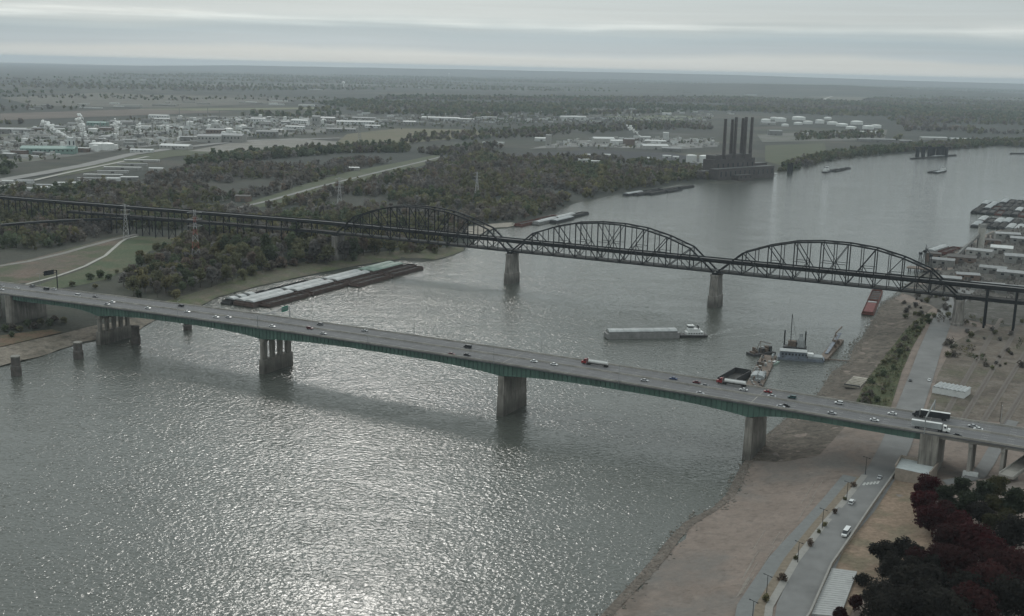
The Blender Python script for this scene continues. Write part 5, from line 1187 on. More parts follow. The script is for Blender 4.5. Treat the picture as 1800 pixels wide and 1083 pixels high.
for i, (px, py, k, shp, sc, lb) in enumerate(PARK):
    hh = {'broad': 16, 'round': 12, 'bush': 6}[shp] * sc; z = 15.0
    for _ in range(5): p = G(px, py, z + hh * .55); z = hz(p.x, p.y)
    if (k, shp) not in pk: pk[k, shp] = tree_proto(k, shp, 330 + i, 2400, .45)
    put_tree(pk[k, shp], (p.x, p.y, z - .1), (sc * 1.28, sc * 1.28, sc * 1.05), i * 1.7, 'tree', lb, 'park trees')
# shrubs of the planting strip
for i, (px, py, k, sc) in enumerate([(1345, 1058, 'gold', .5), (1374, 1022, 'rust', .55), (1398, 985, 'olive', .32), (1424, 960, 'rust', .5), (1440, 938, 'olive', .3), (1449, 926, 'gold', .38), (1467, 903, 'rust', .42), (1484, 880, 'olive', .3), (1500, 857, 'rust', .45)]):
    p = T(px, py); put_tree(tr[k, 'bush'], p, (sc, sc, sc), i, 'shrub', ['yellowing shrub nearest the bottom edge in the planting strip', 'rusty shrub below the second lamp in the planting strip', 'tiny olive shrub under the second lamp', 'rusty shrub between the second and third lamps', 'tiny olive shrub before the third lamp', 'yellowing shrub at the third lamp', 'rusty shrub past the third lamp', 'tiny olive shrub before the fourth lamp', 'rusty shrub past the fourth lamp by the sidewalk end'][i], 'shrubs of the planting strip')
for i, (px, py) in enumerate([(1322, 1098), (1347, 1051), (1402, 990), (1445, 930), (1488, 880), (1521, 835)]):
    p = T(px, py); t = thing('street_lamp', ['twin armed lamp at the bottom edge', 'first twin armed lamp up from the bottom edge', 'second twin armed lamp up the promenade', 'third twin armed lamp up the promenade', 'fourth twin armed lamp near the sidewalk end', 'last twin armed lamp before the highway bridge'][i], 'street lamp', p, -.9, 'twin armed lamps along the promenade')
    MB().cyl((0, 0, -.3), .17, 9.8, 8, r2=.1).build('post', dsteel, t); MB().beam((-1.6, 0, 9.4), (1.6, 0, 9.4), .14, .14).build('arm', dsteel, t)
    for sx in (-1, 1): MB().box(sx * 1.7 - .4, sx * 1.7 + .4, -.2, .2, 9.25, 9.45).build('lantern', dsteel, t)
def on_road(px, py): p = T(px, py); p.z += .31; return p
bd = T(1549, 834) - T(1452, 956); brz = math.atan2(bd.y, bd.x)
car('van', 'white', on_road(1487, 941), brz + math.pi, 'long white bus like van on the boulevard beside the retaining wall').scale = (1.6, 1.25, 1.3); car('suv', 'white', on_road(1497, 886), brz, 'white pickup parked at the sidewalk of the boulevard').scale = (1.2, 1.1, 1.1); car('car', 'silver', on_road(1546, 842), brz + math.pi, 'silver car at the crossing bars on the boulevard')
bd2 = T(1655, 566) - T(1599, 718); car('car', 'dark', on_road(1600, 671), math.atan2(bd2.y, bd2.x), 'dark car on the boulevard beyond the highway bridge'); car('car', 'white', on_road(1633, 670), math.atan2(bd2.y, bd2.x) + math.pi, 'white car at the right side of the boulevard beyond the highway bridge')
# white shed and yard things right of the boulevard
p = T(1672, 692); t = thing('storage_shed', 'long white storage shed with ribbed roof in the dirt yard', 'shed', p, brz - .12 + math.pi / 2)
MB().box(-10, 10, -7, 7, 0, 4.2).build('wall', cream, t)
for i in range(8): MB().prism([(-10.2 + i * 2.55, 4.2), (-10.2 + i * 2.55, 4.4), (-10.2 + i * 2.55 + 1.2, 5.0), (-10.2 + i * 2.55 + 2.4, 4.4), (-10.2 + i * 2.55 + 2.4, 4.2)], -7.2, 7.2).build('roof_bay', coverw, t)
railm = mat('rail_ballast', (.12, .105, .09), .95, .25, .6); rl = mat('rusty_rail', (.09, .06, .05), .7, .2, 1)
for i, (a, b) in enumerate([((1655, 740), (1760, 560)), ((1690, 742), (1790, 575)), ((1725, 746), (1815, 600)), ((1762, 750), (1840, 620))]):
    strip('rail_track', [a, ((a[0] + b[0]) / 2, (a[1] + b[1]) / 2), b], 3.6, railm, .28, ['railway track nearest the white shed', 'second railway track across the dirt yard', 'third railway track across the dirt yard', 'railway track at the right edge of the yard'][i], st=10)
    for q in (-1.2, 1.2): strip('rail', [(a[0] + q, a[1]), (b[0] + q * .7, b[1])], .2, rl, .45, 'rusty rail in the dirt yard', st=14)
p = T(1757, 742); t = thing('utility_pole', 'dark utility pole at the edge of the dirt yard', 'pole', p, .4); MB().cyl((0, 0, -.3), .18, 13, 8, r2=.11).build('post', barkm, t); MB().beam((-1.3, 0, 12), (1.3, 0, 12), .15, .15).build('crossarm', barkm, t)
p = T(1705, 842); t = thing('parked_trailer', 'small white trailer on the service road under the park', 'trailer', p, 2.6); MB().box(-3.5, 3.5, -1.2, 1.2, .8, 3.2).build('box', cream, t); wheels(t, (-2, -1), .9, .4)
strip('service_road', [(1660, 850), (1705, 845), (1735, 815), (1760, 770), (1780, 740)], 7, roadm, .3, 'dark service road under the bridge approach', st=6)
a, b = G(1768, 838, 20), G(1815, 805, 20); RP = thing('ramp', 'grey concrete ramp at the right edge below the approach', 'ramp'); MB().beam(a, b, 7, 1.2).build('deck', conc, RP)
for sg in (-1, 1):
    d_ = (b - a).normalized(); nn = Vector((-d_.y, d_.x, 0)) * 3.3 * sg; MB().beam(a + nn + Vector((0, 0, 1)), b + nn + Vector((0, 0, 1)), .3, .8).build('parapet', concl, RP)
MB().beam(a.lerp(b, .4) - Vector((0, 0, 14)), a.lerp(b, .4), 1.2, 2.4).build('column', conc, RP)
P = scatter([(1499, 722), (1514, 690), (1532, 660), (1562, 620), (1594, 582), (1620, 558), (1638, 550), (1620, 582), (1601, 612), (1584, 652), (1563, 716)], 3.6, 29); P = P[fbm(P[:, 0], P[:, 1], 14, 37) > .36]
wood('scrub', P, 'continuous green scrub along the bank side of the boulevard', 50, .7, 62, ALLK, [5, 4, .3, 1.5, .2, .5], sc=(.16, .36), clump=15, lift=.7)
# bushes in the scrub verge and on the mud
for i in range(46):
    u = rr.random(); base = [(1505, 712), (1530, 668), (1560, 628), (1590, 590), (1618, 562)]; xs = np.interp(u * 4, range(5), [b_[0] for b_ in base]) + rr.uniform(4, 42 - 22 * u); ys = np.interp(u * 4, range(5), [b_[1] for b_ in base]) + rr.uniform(-4, 6)
    p = T(xs, ys); s = rr.uniform(.3, .75); k = rr.choice(('green', 'olive', 'green', 'brown')); put_tree(tr[k, 'bush'], p, (s * 1.2, s * 1.2, s), i, 'bush', DESC[k] + ' bush in the scrub verge beside the boulevard', 'bushes of the scrub verge')
for i in range(40):
    xs = rr.uniform(1560, 1660) + rr.uniform(-20, 30); ys = rr.uniform(522, 560); p = T(xs, ys)
    if p.z < 1.5: continue
    s = rr.uniform(.35, .8); k = rr.choice(('brown', 'olive', 'grey')); put_tree(tr[k, 'bush'], p, (s * 1.2, s * 1.2, s), i, 'bush', DESC[k] + ' bush on the bank under the right truss end', 'bushes under the right truss end')
for i in range(30):
    xs = rr.uniform(1655, 1800); ys = rr.uniform(560, 650); p = T(xs, ys); s = rr.uniform(.25, .7); k = rr.choice(('brown', 'olive', 'grey'))
    put_tree(tr[k, 'bush'], p, (s * 1.2, s * 1.2, s), i, 'bush', DESC[k] + ' bush at the edge of the dirt yard', 'bushes of the dirt yard')
# rocks along the near waterline
rockm = mat('bank_stone', (.16, .145, .125), .9, .3, .8)
V, F = [], []
r = np.random.default_rng(8)
seg = WS[(WS[:, 1] > 400) & (WS[:, 1] < 1150)]
for k in range(2600):
    q = seg[r.integers(0, len(seg))] + r.normal(0, 1.6, 2) + np.array([r.uniform(0, 7), 0]); z = max(0, hz(*q)); s = r.uniform(.25, .95) ** 1.4
    b0 = len(V); pts = r.normal(size=(6, 3)); 
    for dx, dy, dz_ in ((1, 0, 0), (0, 1, 0), (-1, 0, 0), (0, -1, 0), (0, 0, .8), (0, 0, -.5)): V.append((q[0] + dx * s * r.uniform(.6, 1.3), q[1] + dy * s * r.uniform(.6, 1.3), z + dz_ * s * r.uniform(.6, 1.2)))
    for a, b in ((0, 1), (1, 2), (2, 3), (3, 0)): F += [(b0 + a, b0 + b, b0 + 4), (b0 + b, b0 + a, b0 + 5)]
mk('rubble', npmesh('rubble', V, F, rockm), kind='stuff', label='loose stones scattered along the near waterline')

wzone('works_ground', [(1600, 520), (1580, 512), (1598, 497), (1628, 473), (1645, 456), (1702, 430), (1738, 411), (1765, 403), (1900, 392), (1950, 560), (1760, 575), (1690, 560), (1650, 545)],
      [(.075, .07, .062), (.1, .095, .086), (.05, .05, .04), (.14, .135, .125)], [None, (12, .45, .6), (18, .5, .64), (9, .58, .68)], 'dark cluttered ground of the riverside works', .22, 8)
V, F = [], []; r = np.random.default_rng(18); CL = scatter([(1605, 512), (1640, 460), (1702, 432), (1765, 406), (1880, 396), (1900, 540), (1700, 530)], 6, 19); CL = CL[r.permutation(len(CL))][:900]
for x, y in CL:
    w, dd, h, a = r.uniform(.8, 5), r.uniform(.8, 3), r.uniform(.6, 4.5), r.uniform(0, 3.1); z = hz(x, y); b0 = len(V); c_, s_ = math.cos(a), math.sin(a)
    for k in (0, 1):
        for u, v in ((-1, -1), (1, -1), (1, 1), (-1, 1)): q = .5 * (1 - .4 * k); V.append((x + u * w * q * c_ - v * dd * q * s_, y + u * w * q * s_ + v * dd * q * c_, z - .3 + k * (h + .3)))
    F += [(b0 + i, b0 + (i + 1) % 4, b0 + 4 + (i + 1) % 4, b0 + 4 + i) for i in range(4)] + [(b0 + 4, b0 + 5, b0 + 6, b0 + 7)]
mk('scrap', npmesh('scrap', V, F, [mat('scrap_mix', (.1, .092, .085), .85, .7, .15)]), kind='stuff', label='scrap heaps stacks and machines scattered over the riverside works')
P = scatter([(1600, 525), (1660, 545), (1700, 560), (1800, 575), (1800, 640), (1720, 640), (1668, 620), (1640, 560)], 7, 23); P = P[fbm(P[:, 0], P[:, 1], 30, 33) > .5]
wood('scrub', P, 'low brown and green scrub round the right landing of the truss bridge', 60, .8, 61, ALLK, [4, 4, .3, 3, .3, 1], sc=(.25, .55), clump=20, lift=.75)

# ------------------------------------------------------------------ works behind the right truss end
shedm = [mat('shed_grey', (.2, .2, .19), .8, .25, .3, obj_rand=.2), mat('shed_pale', (.3, .297, .28), .8, .2, .3, obj_rand=.2), mat('shed_brown', (.15, .11, .09), .85, .25, .3, obj_rand=.2), mat('shed_white', (.46, .47, .46), .7, .15, .3, obj_rand=.12), mat('shed_teal', (.16, .24, .21), .7, .2, .3)]
roofm = [mat('roof_grey', (.24, .245, .245), .7, .2, .3, obj_rand=.2), mat('roof_white', (.46, .47, .46), .6, .12, .3, obj_rand=.12), mat('roof_dark', (.09, .085, .08), .8, .2, .3), mat('roof_teal', (.19, .28, .25), .6, .15, .3)]
def shed(p, rz, w, dp, h, wmi, rmi, label, group=None, gable=True, win=False, name='shed', cat='building'):
    t = thing(name, label, cat, p, rz, group)
    MB().box(-w / 2, w / 2, -dp / 2, dp / 2, -1, h).build('wall', shedm[wmi], t)
    rh = min(dp * .13, 4.5) if gable else .5
    m = MB().prism([(-dp / 2 - .4, h + .003), (dp / 2 + .4, h + .003), (dp / 2 + .4, h + .25), (0, h + .25 + rh), (-dp / 2 - .4, h + .25)], -w / 2 - .4, w / 2 + .4, ax='x'); m.build('roof', roofm[rmi], t)
    MB().box(-min(3, w * .15), min(3, w * .15), -dp / 2 - .06, -dp / 2 - .02, 0, min(5, h * .6)).build('door', roofm[2], t)
    if win:
        for q in range(max(2, int(w / 9))): x = -w / 2 + 4 + q * 9; MB().box(x, x + 3, -dp / 2 - .05, -dp / 2 - .01, h * .55, h * .8).build('window', glassd, t)
    return t
def tank(p, r_, h, label, group=None, m=None, dome=True, name='storage_tank'):
    m = m or mat('tank_white', (.6, .61, .59), .5, .1, .3, obj_rand=.1); t = thing(name, label, 'tank', p, 0, group)
    MB().cyl((0, 0, -1), r_, h + 1, 24, cap=False).build('shell', m, t); MB().lathe((0, 0, h), [(r_ + .1, 0), (r_ * .7, r_ * .09), (r_ * .35, r_ * .14), (.01, r_ * .16)], 24).build('roof', m, t)
    return t
def chimney(p, r_, h, label, group=None, m=None):
    m = m or shedm[0]; t = thing('chimney', label, 'chimney', p, 0, group); MB().cyl((0, 0, -1), r_, h + 1, 14, r2=r_ * .7).build('shaft', m, t); MB().lathe((0, 0, h), [(r_ * .72, -1.2), (r_ * .82, -1.1), (r_ * .82, 0), (r_ * .5, .05)], 14).build('rim', m, t)
    return t
RW_ = [(1655, 470, 26, 14, 9, 0, 0), (1690, 462, 30, 16, 7, 2, 2), (1722, 452, 28, 14, 8, 1, 0), (1760, 445, 24, 18, 7, 1, 1), (1790, 462, 30, 16, 8, 0, 0), (1745, 480, 26, 14, 6, 0, 0), (1780, 490, 30, 14, 7, 0, 0), (1700, 492, 22, 12, 6, 2, 0), (1670, 500, 20, 12, 7, 0, 0), (1735, 510, 30, 12, 6, 0, 0), (1640, 460, 16, 10, 10, 2, 2), (1770, 420, 30, 14, 7, 0, 0), (1740, 430, 24, 12, 6, 2, 2), (1795, 430, 26, 14, 8, 0, 0), (1775, 515, 26, 14, 6, 0, 0)]
RL_ = ['grey shed nearest the truss end', 'brown shed behind the dock at the right bank', 'pale shed below the concrete silo', 'pale shed with a white roof near the right edge', 'grey shed at the right edge of the works', 'pale shed in the middle of the works', 'grey shed right of the middle shed', 'low brown shed above the rail bridge', 'small grey shed beside the boulevard end', 'long pale shed above the approach viaduct', 'tall narrow brown shed on the dock', 'grey shed near the fleet mooring', 'dark roofed brown shed by the fleet mooring', 'pale shed at the right edge by the fleet', 'shed at the right above the approach viaduct']
for (px, py, w, dp, h, a, b), lb in zip(RW_, RL_): shed(T(px, py), -.6 + (px % 7) * .06, w, dp, h, a, b, lb, 'sheds of the riverside works', win=True)
p = T(1722, 444); t = thing('silo', 'tall pale concrete silo rising over the riverside works', 'silo', p); MB().cyl((0, 0, -1), 4.2, 31, 16).build('shaft', concl, t); MB().box(-3.5, 3.5, -3.5, 3.5, 30.02, 34).build('headhouse', shedm[0], t)
t = thing('conveyor', 'slanting conveyor gallery rising to the silo', 'conveyor'); a, b = T(1683, 452, 3), Vector((p.x, p.y, 30)); MB().beam(a, b, 2.6, 2.6).build('gallery', shedm[0], t)
for u in (.3, .6, .85): q = a.lerp(b, u); MB().beam((q.x, q.y, hz(q.x, q.y) - .5), (q.x, q.y, q.z - 1.2), .8, .8).build('support', dsteel, t)
for i, (px, py) in enumerate([(1616, 470), (1624, 466), (1634, 474)]):
    p = T(px, py); t = thing('dock_crane', ['left dark crane mast on the dock at the truss end', 'middle dark crane mast on the dock at the truss end', 'right dark crane mast on the dock at the truss end'][i], 'crane', p, i * .8)
    for sx in (-1, 1):
        for sy in (-1, 1): MB().beam((sx * 2, sy * 2, -2), (sx * .7, sy * .7, 15), .4, .4).build('leg', dsteel, t)
    MB().box(-1.6, 1.6, -1.6, 1.6, 14.5, 17).build('cab', dsteel, t); MB().beam((0, 0, 16.5), (9, 3, 21 + i), .6, .6).build('jib', dsteel, t)
t = thing('loading_pier', 'dark timber loading dock below the right truss end', 'dock', T(1622, 478), -.5); MB().box(-16, 14, -7, 7, 3.4, 4.4).build('platform', rustd, t)
for i in range(5):
    for sy in (-6, 6): MB().cyl((-14 + i * 6.6, sy, -6), .5, 9.8, 8).build('pile', dsteel, t)

# ------------------------------------------------------------------ power station
A = G(1252, 318, 3); B = G(1366, 309, 3); dv = B - A; PSL = dv.length; prz = math.atan2(dv.y, dv.x)
brickd = mat('sooty_brick', (.072, .064, .062), .9, .25, .2); brickr = mat('sooty_roof', (.085, .085, .085), .85, .2, .2)
PS = thing('power_station', 'dark brick power station with six tall chimneys on the river bank', 'power station', A, prz)
def psbox(nm, x0, x1, y0, y1, h, m=brickd, roof=True, wins=0):
    o = MB().box(x0 * PSL, x1 * PSL, y0, y1, -3, h).build(nm, m, PS)
    if roof: MB().box(x0 * PSL + 1, x1 * PSL - 1, y0 + 1, y1 - 1, h + .01, h + .5).build('roof', brickr, o); MB().box(x0 * PSL - .3, x1 * PSL + .3, y0 - .3, y0 + .6, h - .3, h + 1.0).build('parapet', brickd, o)
    for q in range(wins):
        x = x0 * PSL + (x1 - x0) * PSL * (q + .5) / wins; MB().box(x - 1.6, x + 1.6, y0 - .12, y0 - .04, h * .3, h * .78).build('window', glassd, o)
    return o
psbox('turbine_hall', .1, .96, 2, 26, 20, wins=12); psbox('boiler_house', .2, .8, 26.5, 58, 36, wins=8); psbox('switch_house', .8, 1.0, 26.5, 50, 24, wins=4); psbox('intake_house', .3, .52, -14, 1.5, 8, wins=3); psbox('annex', .04, .2, 27, 50, 15, wins=2)
for x0, x1 in ((.22, .31), (.36, .46), (.51, .61), (.66, .76)): psbox('boiler_penthouse', x0, x1, 29, 55, 44)
for i, (px, top) in enumerate([(1273, 212), (1285, 213), (1291.5, 209), (1303.5, 211), (1309, 208.5), (1319.5, 209)]):
    yy = 36 if i % 2 == 0 else 47; best = None
    for s in np.linspace(0, PSL, 300):
        w = A + Vector((math.cos(prz) * s - math.sin(prz) * yy, math.sin(prz) * s + math.cos(prz) * yy, 60)); e = abs(proj(w)[0] - px)
        if best is None or e < best[0]: best = (e, s, w)
    s, w = best[1], best[2]; h = 60
    for h in np.arange(60, 130, .5):
        if proj((w.x, w.y, h))[1] < top: break
    c = MB().lathe((s, yy, 0), [(4.0, 30), (3.6, 46), (3.0, h - 8), (3.3, h - 7.5), (3.3, h - 6.5), (2.9, h - 6), (2.8, h - 1.5), (3.2, h - 1.2), (3.2, h), (2.3, h)], 16).build('chimney', brickd, PS)
cv = thing('conveyor', 'pale coal conveyor slanting up to the power station', 'conveyor'); a, b = G(1218, 283, 20), G(1256, 299, 4); MB().beam(a, b, 3, 3).build('gallery', shedm[1], cv)
for u in (.2, .55): q = a.lerp(b, u); MB().beam((q.x, q.y, 2), (q.x, q.y, q.z - 1.4), 1, 1).build('support', dsteel, cv)
for i, (px, py) in enumerate([(1215, 286), (1238, 287)]): tank(T(px, py), 12, 17, ['left pale coal silo beside the power station', 'right pale coal silo beside the power station'][i], name='coal_silo')
shed(T(1196, 297), .1, 24, 14, 7, 1, 0, 'low pale shed left of the power station')
# tank farm
TF = [(1346, 214, 20, 10), (1360, 210, 16, 9), (1372, 214, 24, 15), (1404, 211, 30, 13), (1403, 219, 18, 8), (1420, 218, 20, 11), (1441, 217, 19, 14), (1463, 219, 22, 10), (1380, 222, 14, 8), (1480, 222, 24, 9), (1506, 219, 26, 13), (1526, 227, 22, 12), (1540, 225, 20, 11), (1496, 227, 20, 9), (1455, 210, 18, 9)]
for i, (px, py, r_, h) in enumerate(TF): tank(T(px, py), r_, h, ['leftmost', 'second', 'tall domed third', 'widest back', 'small front', 'sixth', 'tall seventh', 'eighth', 'smallest', 'tenth', 'wide eleventh', 'twelfth', 'rightmost', 'thirteenth', 'rearmost'][i] + ' white tank of the tank farm above the power station', 'white tanks of the tank farm')
for i, (px, py, w, dp, h, a, b) in enumerate([(1530, 236, 90, 20, 8, 3, 1), (1350, 219, 60, 24, 8, 1, 0), (1415, 238, 40, 20, 8, 3, 1), (1362, 238, 44, 24, 15, 0, 0), (1540, 250, 120, 22, 9, 0, 0), (1640, 246, 90, 20, 8, 1, 1), (1690, 248, 80, 18, 8, 1, 1), (1590, 254, 40, 18, 12, 0, 0)]):
    shed(T(px, py), .1, w, dp, h, a, b, ['long white shed below the right tanks', 'pale shed at the left of the tank farm', 'white shed between tank farm and power station', 'blocky grey building right of the chimneys', 'long grey roofed shed on the far bank', 'pale roofs behind the far loading dock', 'second row of pale roofs behind the far loading dock', 'grey mill building by the far loading dock'][i])
# plants in the middle distance
for i, (px, py, w, dp, h, a, b) in enumerate([(951, 248, 36, 20, 8, 3, 1), (964, 256, 14, 14, 28, 1, 0), (1060, 252, 60, 30, 14, 1, 1), (1085, 255, 40, 24, 12, 3, 1), (1105, 256, 30, 20, 18, 2, 0), (1133, 246, 34, 18, 9, 3, 1), (1152, 252, 60, 22, 7, 1, 1), (1170, 249, 16, 16, 26, 3, 1), (1150, 262, 70, 34, 9, 1, 1), (1180, 266, 50, 24, 8, 0, 0), (1025, 285, 26, 12, 6, 3, 1), (1032, 276, 14, 10, 6, 3, 1), (1047, 287, 26, 10, 5, 1, 1), (1065, 276, 22, 10, 6, 3, 1), (1140, 282, 14, 10, 6, 3, 1), (1172, 278, 20, 10, 6, 3, 1), (1188, 279, 14, 10, 5, 3, 1), (1007, 209, 110, 24, 9, 3, 1), (1172, 202, 44, 20, 8, 3, 1), (820, 213, 60, 20, 8, 1, 1), (775, 211, 150, 24, 9, 3, 1), (860, 209, 60, 20, 7, 1, 0), (853, 253, 14, 7, 5, 3, 1), (868, 253.5, 20, 7, 5, 3, 1), (879, 253.5, 22, 7, 5, 3, 1), (428, 354, 22, 12, 8, 2, 2)]):
    shed(T(px, py), (px % 9) * .05 - .2, w, dp, h, a, b, ['white shed left of the concrete tower in the middle yards', 'square pale tower in the middle yards', 'pale plant hall left of the slanting plume', 'white plant hall under the slanting plume', 'brown process tower under the slanting plume', 'white shed right of the slanting plume', 'pale low hall right of the plume', 'white cube tower left of the power station', 'large pale warehouse before the white cube tower', 'grey warehouse left of the chimneys', 'white trailer roof at the wood edge', 'tiny white hut by the coal yard', 'pale roof among trees by the coal yard', 'cream roof by the coal yard', 'white hut left of the coal silos', 'white roof behind the coal silos', 'second white roof behind the coal silos', 'long bright white roof in the far middle', 'small white roof in the far green field', 'pale roof past the dry field', 'very long white roof past the dry field', 'pale shed right of the very long roof', 'left of three bright white tank cars in the woods', 'middle of three bright white tank cars in the woods', 'right of three bright white tank cars in the woods', 'old brick house by the green levee'][i])
# chemical works on the left: named pieces, then the rest
for i, (px, py, r_, h) in enumerate([(164, 234, 13, 12), (171, 264, 17, 15), (187, 264, 17, 15), (402, 236, 13, 16), (427, 229, 12, 15), (412, 239, 6, 12), (421, 239, 7, 11), (317, 245, 4, 22), (330, 222, 5, 14), (337, 222, 5, 14), (143, 217, 7, 8)]):
    tank(T(px, py), r_, h, ['white domed tank behind the plumes', 'left of two broad cream tanks before the works', 'right of two broad cream tanks before the works', 'tall pale tank in the middle of the works', 'pale tank at the back of the works', 'small tank left of the small pair', 'small tank right of the small pair', 'slim upright white vessel in the works', 'left slim tank of the far pair', 'right slim tank of the far pair', 'white tank at the back left of the works'][i])
for i, (px, py, w, dp, h, a, b) in enumerate([(87, 270, 110, 44, 12, 4, 3), (126, 270, 13, 13, 34, 3, 1), (20, 233, 80, 22, 10, 3, 1), (42, 234, 50, 20, 9, 1, 0), (280, 208, 70, 24, 10, 3, 1), (285, 213, 50, 20, 8, 1, 1), (310, 262, 70, 30, 8, 1, 1), (370, 250, 60, 40, 16, 1, 0), (410, 250, 60, 40, 18, 1, 0), (455, 218, 50, 24, 18, 3, 1), (528, 219, 60, 24, 14, 3, 1), (520, 227, 60, 20, 8, 3, 1), (556, 222, 26, 24, 32, 1, 0), (575, 214, 60, 26, 14, 1, 1), (625, 219, 130, 28, 10, 3, 1), (600, 232, 90, 26, 9, 0, 0), (655, 225, 50, 18, 8, 3, 1), (640, 211, 90, 22, 8, 1, 0), (720, 220, 44, 24, 12, 1, 1), (172, 222, 60, 26, 11, 4, 3), (215, 221, 70, 26, 13, 1, 0), (380, 238, 50, 26, 16, 2, 0), (470, 240, 60, 26, 14, 0, 0), (250, 268, 50, 16, 6, 3, 1), (620, 300, 26, 10, 6, 1, 1), (615, 268, 16, 10, 5, 3, 1)]):
    shed(T(px, py), (px % 11) * .04 - .2, w, dp, h, a, b, ['long green roofed hall at the front of the works', 'white square tower beside the green roofed hall', 'white shed at the left edge behind the works', 'pale shed right of that edge shed', 'white roofed hall at the back of the works', 'second white roof at the back of the works', 'low white slab roof by the highway', 'large pale process hall in the works', 'larger pale process hall beside it', 'white hall with a slanting gallery', 'bright white hall on the right of the works', 'low white hall before the bright one', 'tall pale mill tower at the right of the works', 'pale mill hall behind the tower', 'very long white warehouse right of the mill tower', 'blue grey warehouse before the mill tower', 'white shed at the dry field', 'long grey shed behind the white warehouse', 'white group of halls at the dry field end', 'teal roofed shed behind the cream tanks', 'cream hall behind the plumes', 'red brown hall in the works', 'grey hall near the gravel yard', 'white row of tank cars by the highway', 'small pale hut by the levee', 'tiny white hut by the gravel yard'][i], 'buildings of the chemical works', win=True)
rr = random.Random(77)
zonepx = [(-60, 285), (110, 274), (230, 260), (330, 248), (450, 237), (590, 228), (560, 208), (430, 208), (300, 212), (120, 222), (-60, 240)]
def LMR(x, y):
    q = proj((x, y, 5))[0]; return 'far left' if q < 100 else 'left' if q < 200 else 'middle' if q < 330 else 'right' if q < 450 else 'far right'
ZP = scatter(zonepx, 46, 70); 
rr2 = np.random.default_rng(5); ZP = ZP[rr2.permutation(len(ZP))][:140]
for x, y in ZP:
    w = rr.uniform(10, 36); dp = rr.uniform(8, 18); h = rr.uniform(5, 12); wi = rr.choices((0, 1, 2, 3), (3, 3, 1.2, 1.6))[0]
    shed((x, y, hz(x, y)), rr.uniform(-.25, .25), w, dp, h, wi, rr.choices((0, 1, 2), (3, 2.2, 1.2))[0], ['grey', 'pale', 'brown', 'white'][wi] + ' shed in the ' + LMR(x, y) + ' yards of the chemical works', 'small sheds of the chemical works', gable=rr.random() < .6)
for i in range(46):
    x, y = ZP[rr.randrange(len(ZP))]; x += rr.uniform(-25, 25); y += rr.uniform(-25, 25); tank((x, y, hz(x, y)), rr.uniform(3.5, 8), rr.uniform(8, 18), 'small white process tank in the ' + LMR(x, y) + ' part of the chemical works', 'small tanks of the chemical works')
for i in range(26):
    x, y = ZP[rr.randrange(len(ZP))]; chimney((x + rr.uniform(-25, 25), y, 4), rr.uniform(.9, 1.8), rr.uniform(18, 42), 'thin chimney in the ' + LMR(x, y) + ' part of the chemical works', 'thin columns of the chemical works')
# storage rows below the highway and other roofs
for i in range(6):
    a = T(165 + i * 17, 317 - i * 6.5); shed(a, .12, 52 + (i * 13) % 24, 9, 4, 1, (0, 1)[i % 2], ['nearest pale storage roof in the row below the highway', 'second pale storage roof below the highway', 'third pale storage roof below the highway', 'fourth pale storage roof below the highway', 'fifth pale storage roof below the highway', 'farthest pale storage roof in the row below the highway'][i], 'storage roofs below the highway', gable=False)
for i, (px, py) in enumerate([(15, 323), (45, 322), (92, 334), (105, 332), (80, 330), (200, 318), (228, 316), (150, 322), (275, 300), (60, 336), (30, 334), (120, 326)]):
    shed(T(px, py), .1 * (i % 4), 18 + (i * 7) % 16, 10, 4.5, (1, 3, 0, 1)[i % 4], (1, 0, 1)[i % 3], 'small yard shed between the viaduct woods and the highway', 'yard sheds before the highway')
# scattered far roofs: specks nobody could count
def roofs(P, wr, dr, hr, label, seed):
    r = np.random.default_rng(seed); m = MB()
    for x, y in P:
        w, d, h, a = r.uniform(*wr), r.uniform(*dr), r.uniform(*hr), r.uniform(-.4, .4); c, s_ = math.cos(a), math.sin(a); z = hz(x, y)
        q = [(x + (u * w * c - v * d * s_) / 2, y + (u * w * s_ + v * d * c) / 2) for u, v in ((-1, -1), (1, -1), (1, 1), (-1, 1))]
        m.poly8([(*k, z - 1) for k in q] + [(*k, z + h) for k in q], mi=int(r.integers(0, 3)))
    m.build('distant_roofs', [shedm[1], shedm[3], shedm[0]], kind='stuff', label=label)
FZ = scatter([(560, 206), (900, 210), (1250, 205), (1350, 196), (1100, 192), (800, 195), (560, 196)], 120, 71); roofs(FZ[rr2.permutation(len(FZ))][:140], (10, 34), (8, 14), (4, 8), 'scattered roofs of far suburbs across the plain', 1)
FZ = scatter([(0, 196), (250, 190), (420, 182), (560, 188), (500, 178), (200, 180), (0, 186)], 200, 72); roofs(FZ[rr2.permutation(len(FZ))][:90], (20, 130), (10, 24), (4, 8), 'scattered long roofs on the far left plain', 2)
FZ = scatter([(0, 165), (500, 160), (1000, 165), (1400, 172), (1400, 152), (800, 140), (0, 138)], 800, 73); roofs(FZ[rr2.permutation(len(FZ))][:70], (30, 130), (16, 36), (6, 12), 'tiny pale roofs below the skyline', 3)
FZ = scatter(zonepx, 26, 75); roofs(FZ[rr2.permutation(len(FZ))][:700], (4, 18), (4, 10), (3, 8), 'tanks cars huts and pipe racks crowding the chemical works', 5)
FZ = scatter([(930, 262), (1000, 248), (1120, 243), (1255, 245), (1262, 258), (1180, 264), (1040, 258)], 22, 76); roofs(FZ[rr2.permutation(len(FZ))][:150], (4, 16), (4, 9), (3, 9), 'vehicles huts and plant in the middle yards', 6)
FZ = scatter([(600, 222), (900, 216), (1250, 214), (1250, 206), (900, 208), (600, 208)], 42, 77); roofs(FZ[rr2.permutation(len(FZ))][:320], (6, 24), (6, 12), (3, 7), 'small houses and yards beyond the dry field', 7)
roofs(ZP[80:140] + rr2.uniform(-30, 30, (60, 2)), (4, 14), (4, 8), (3, 7), 'huts and tank cars between the sheds of the works', 4)
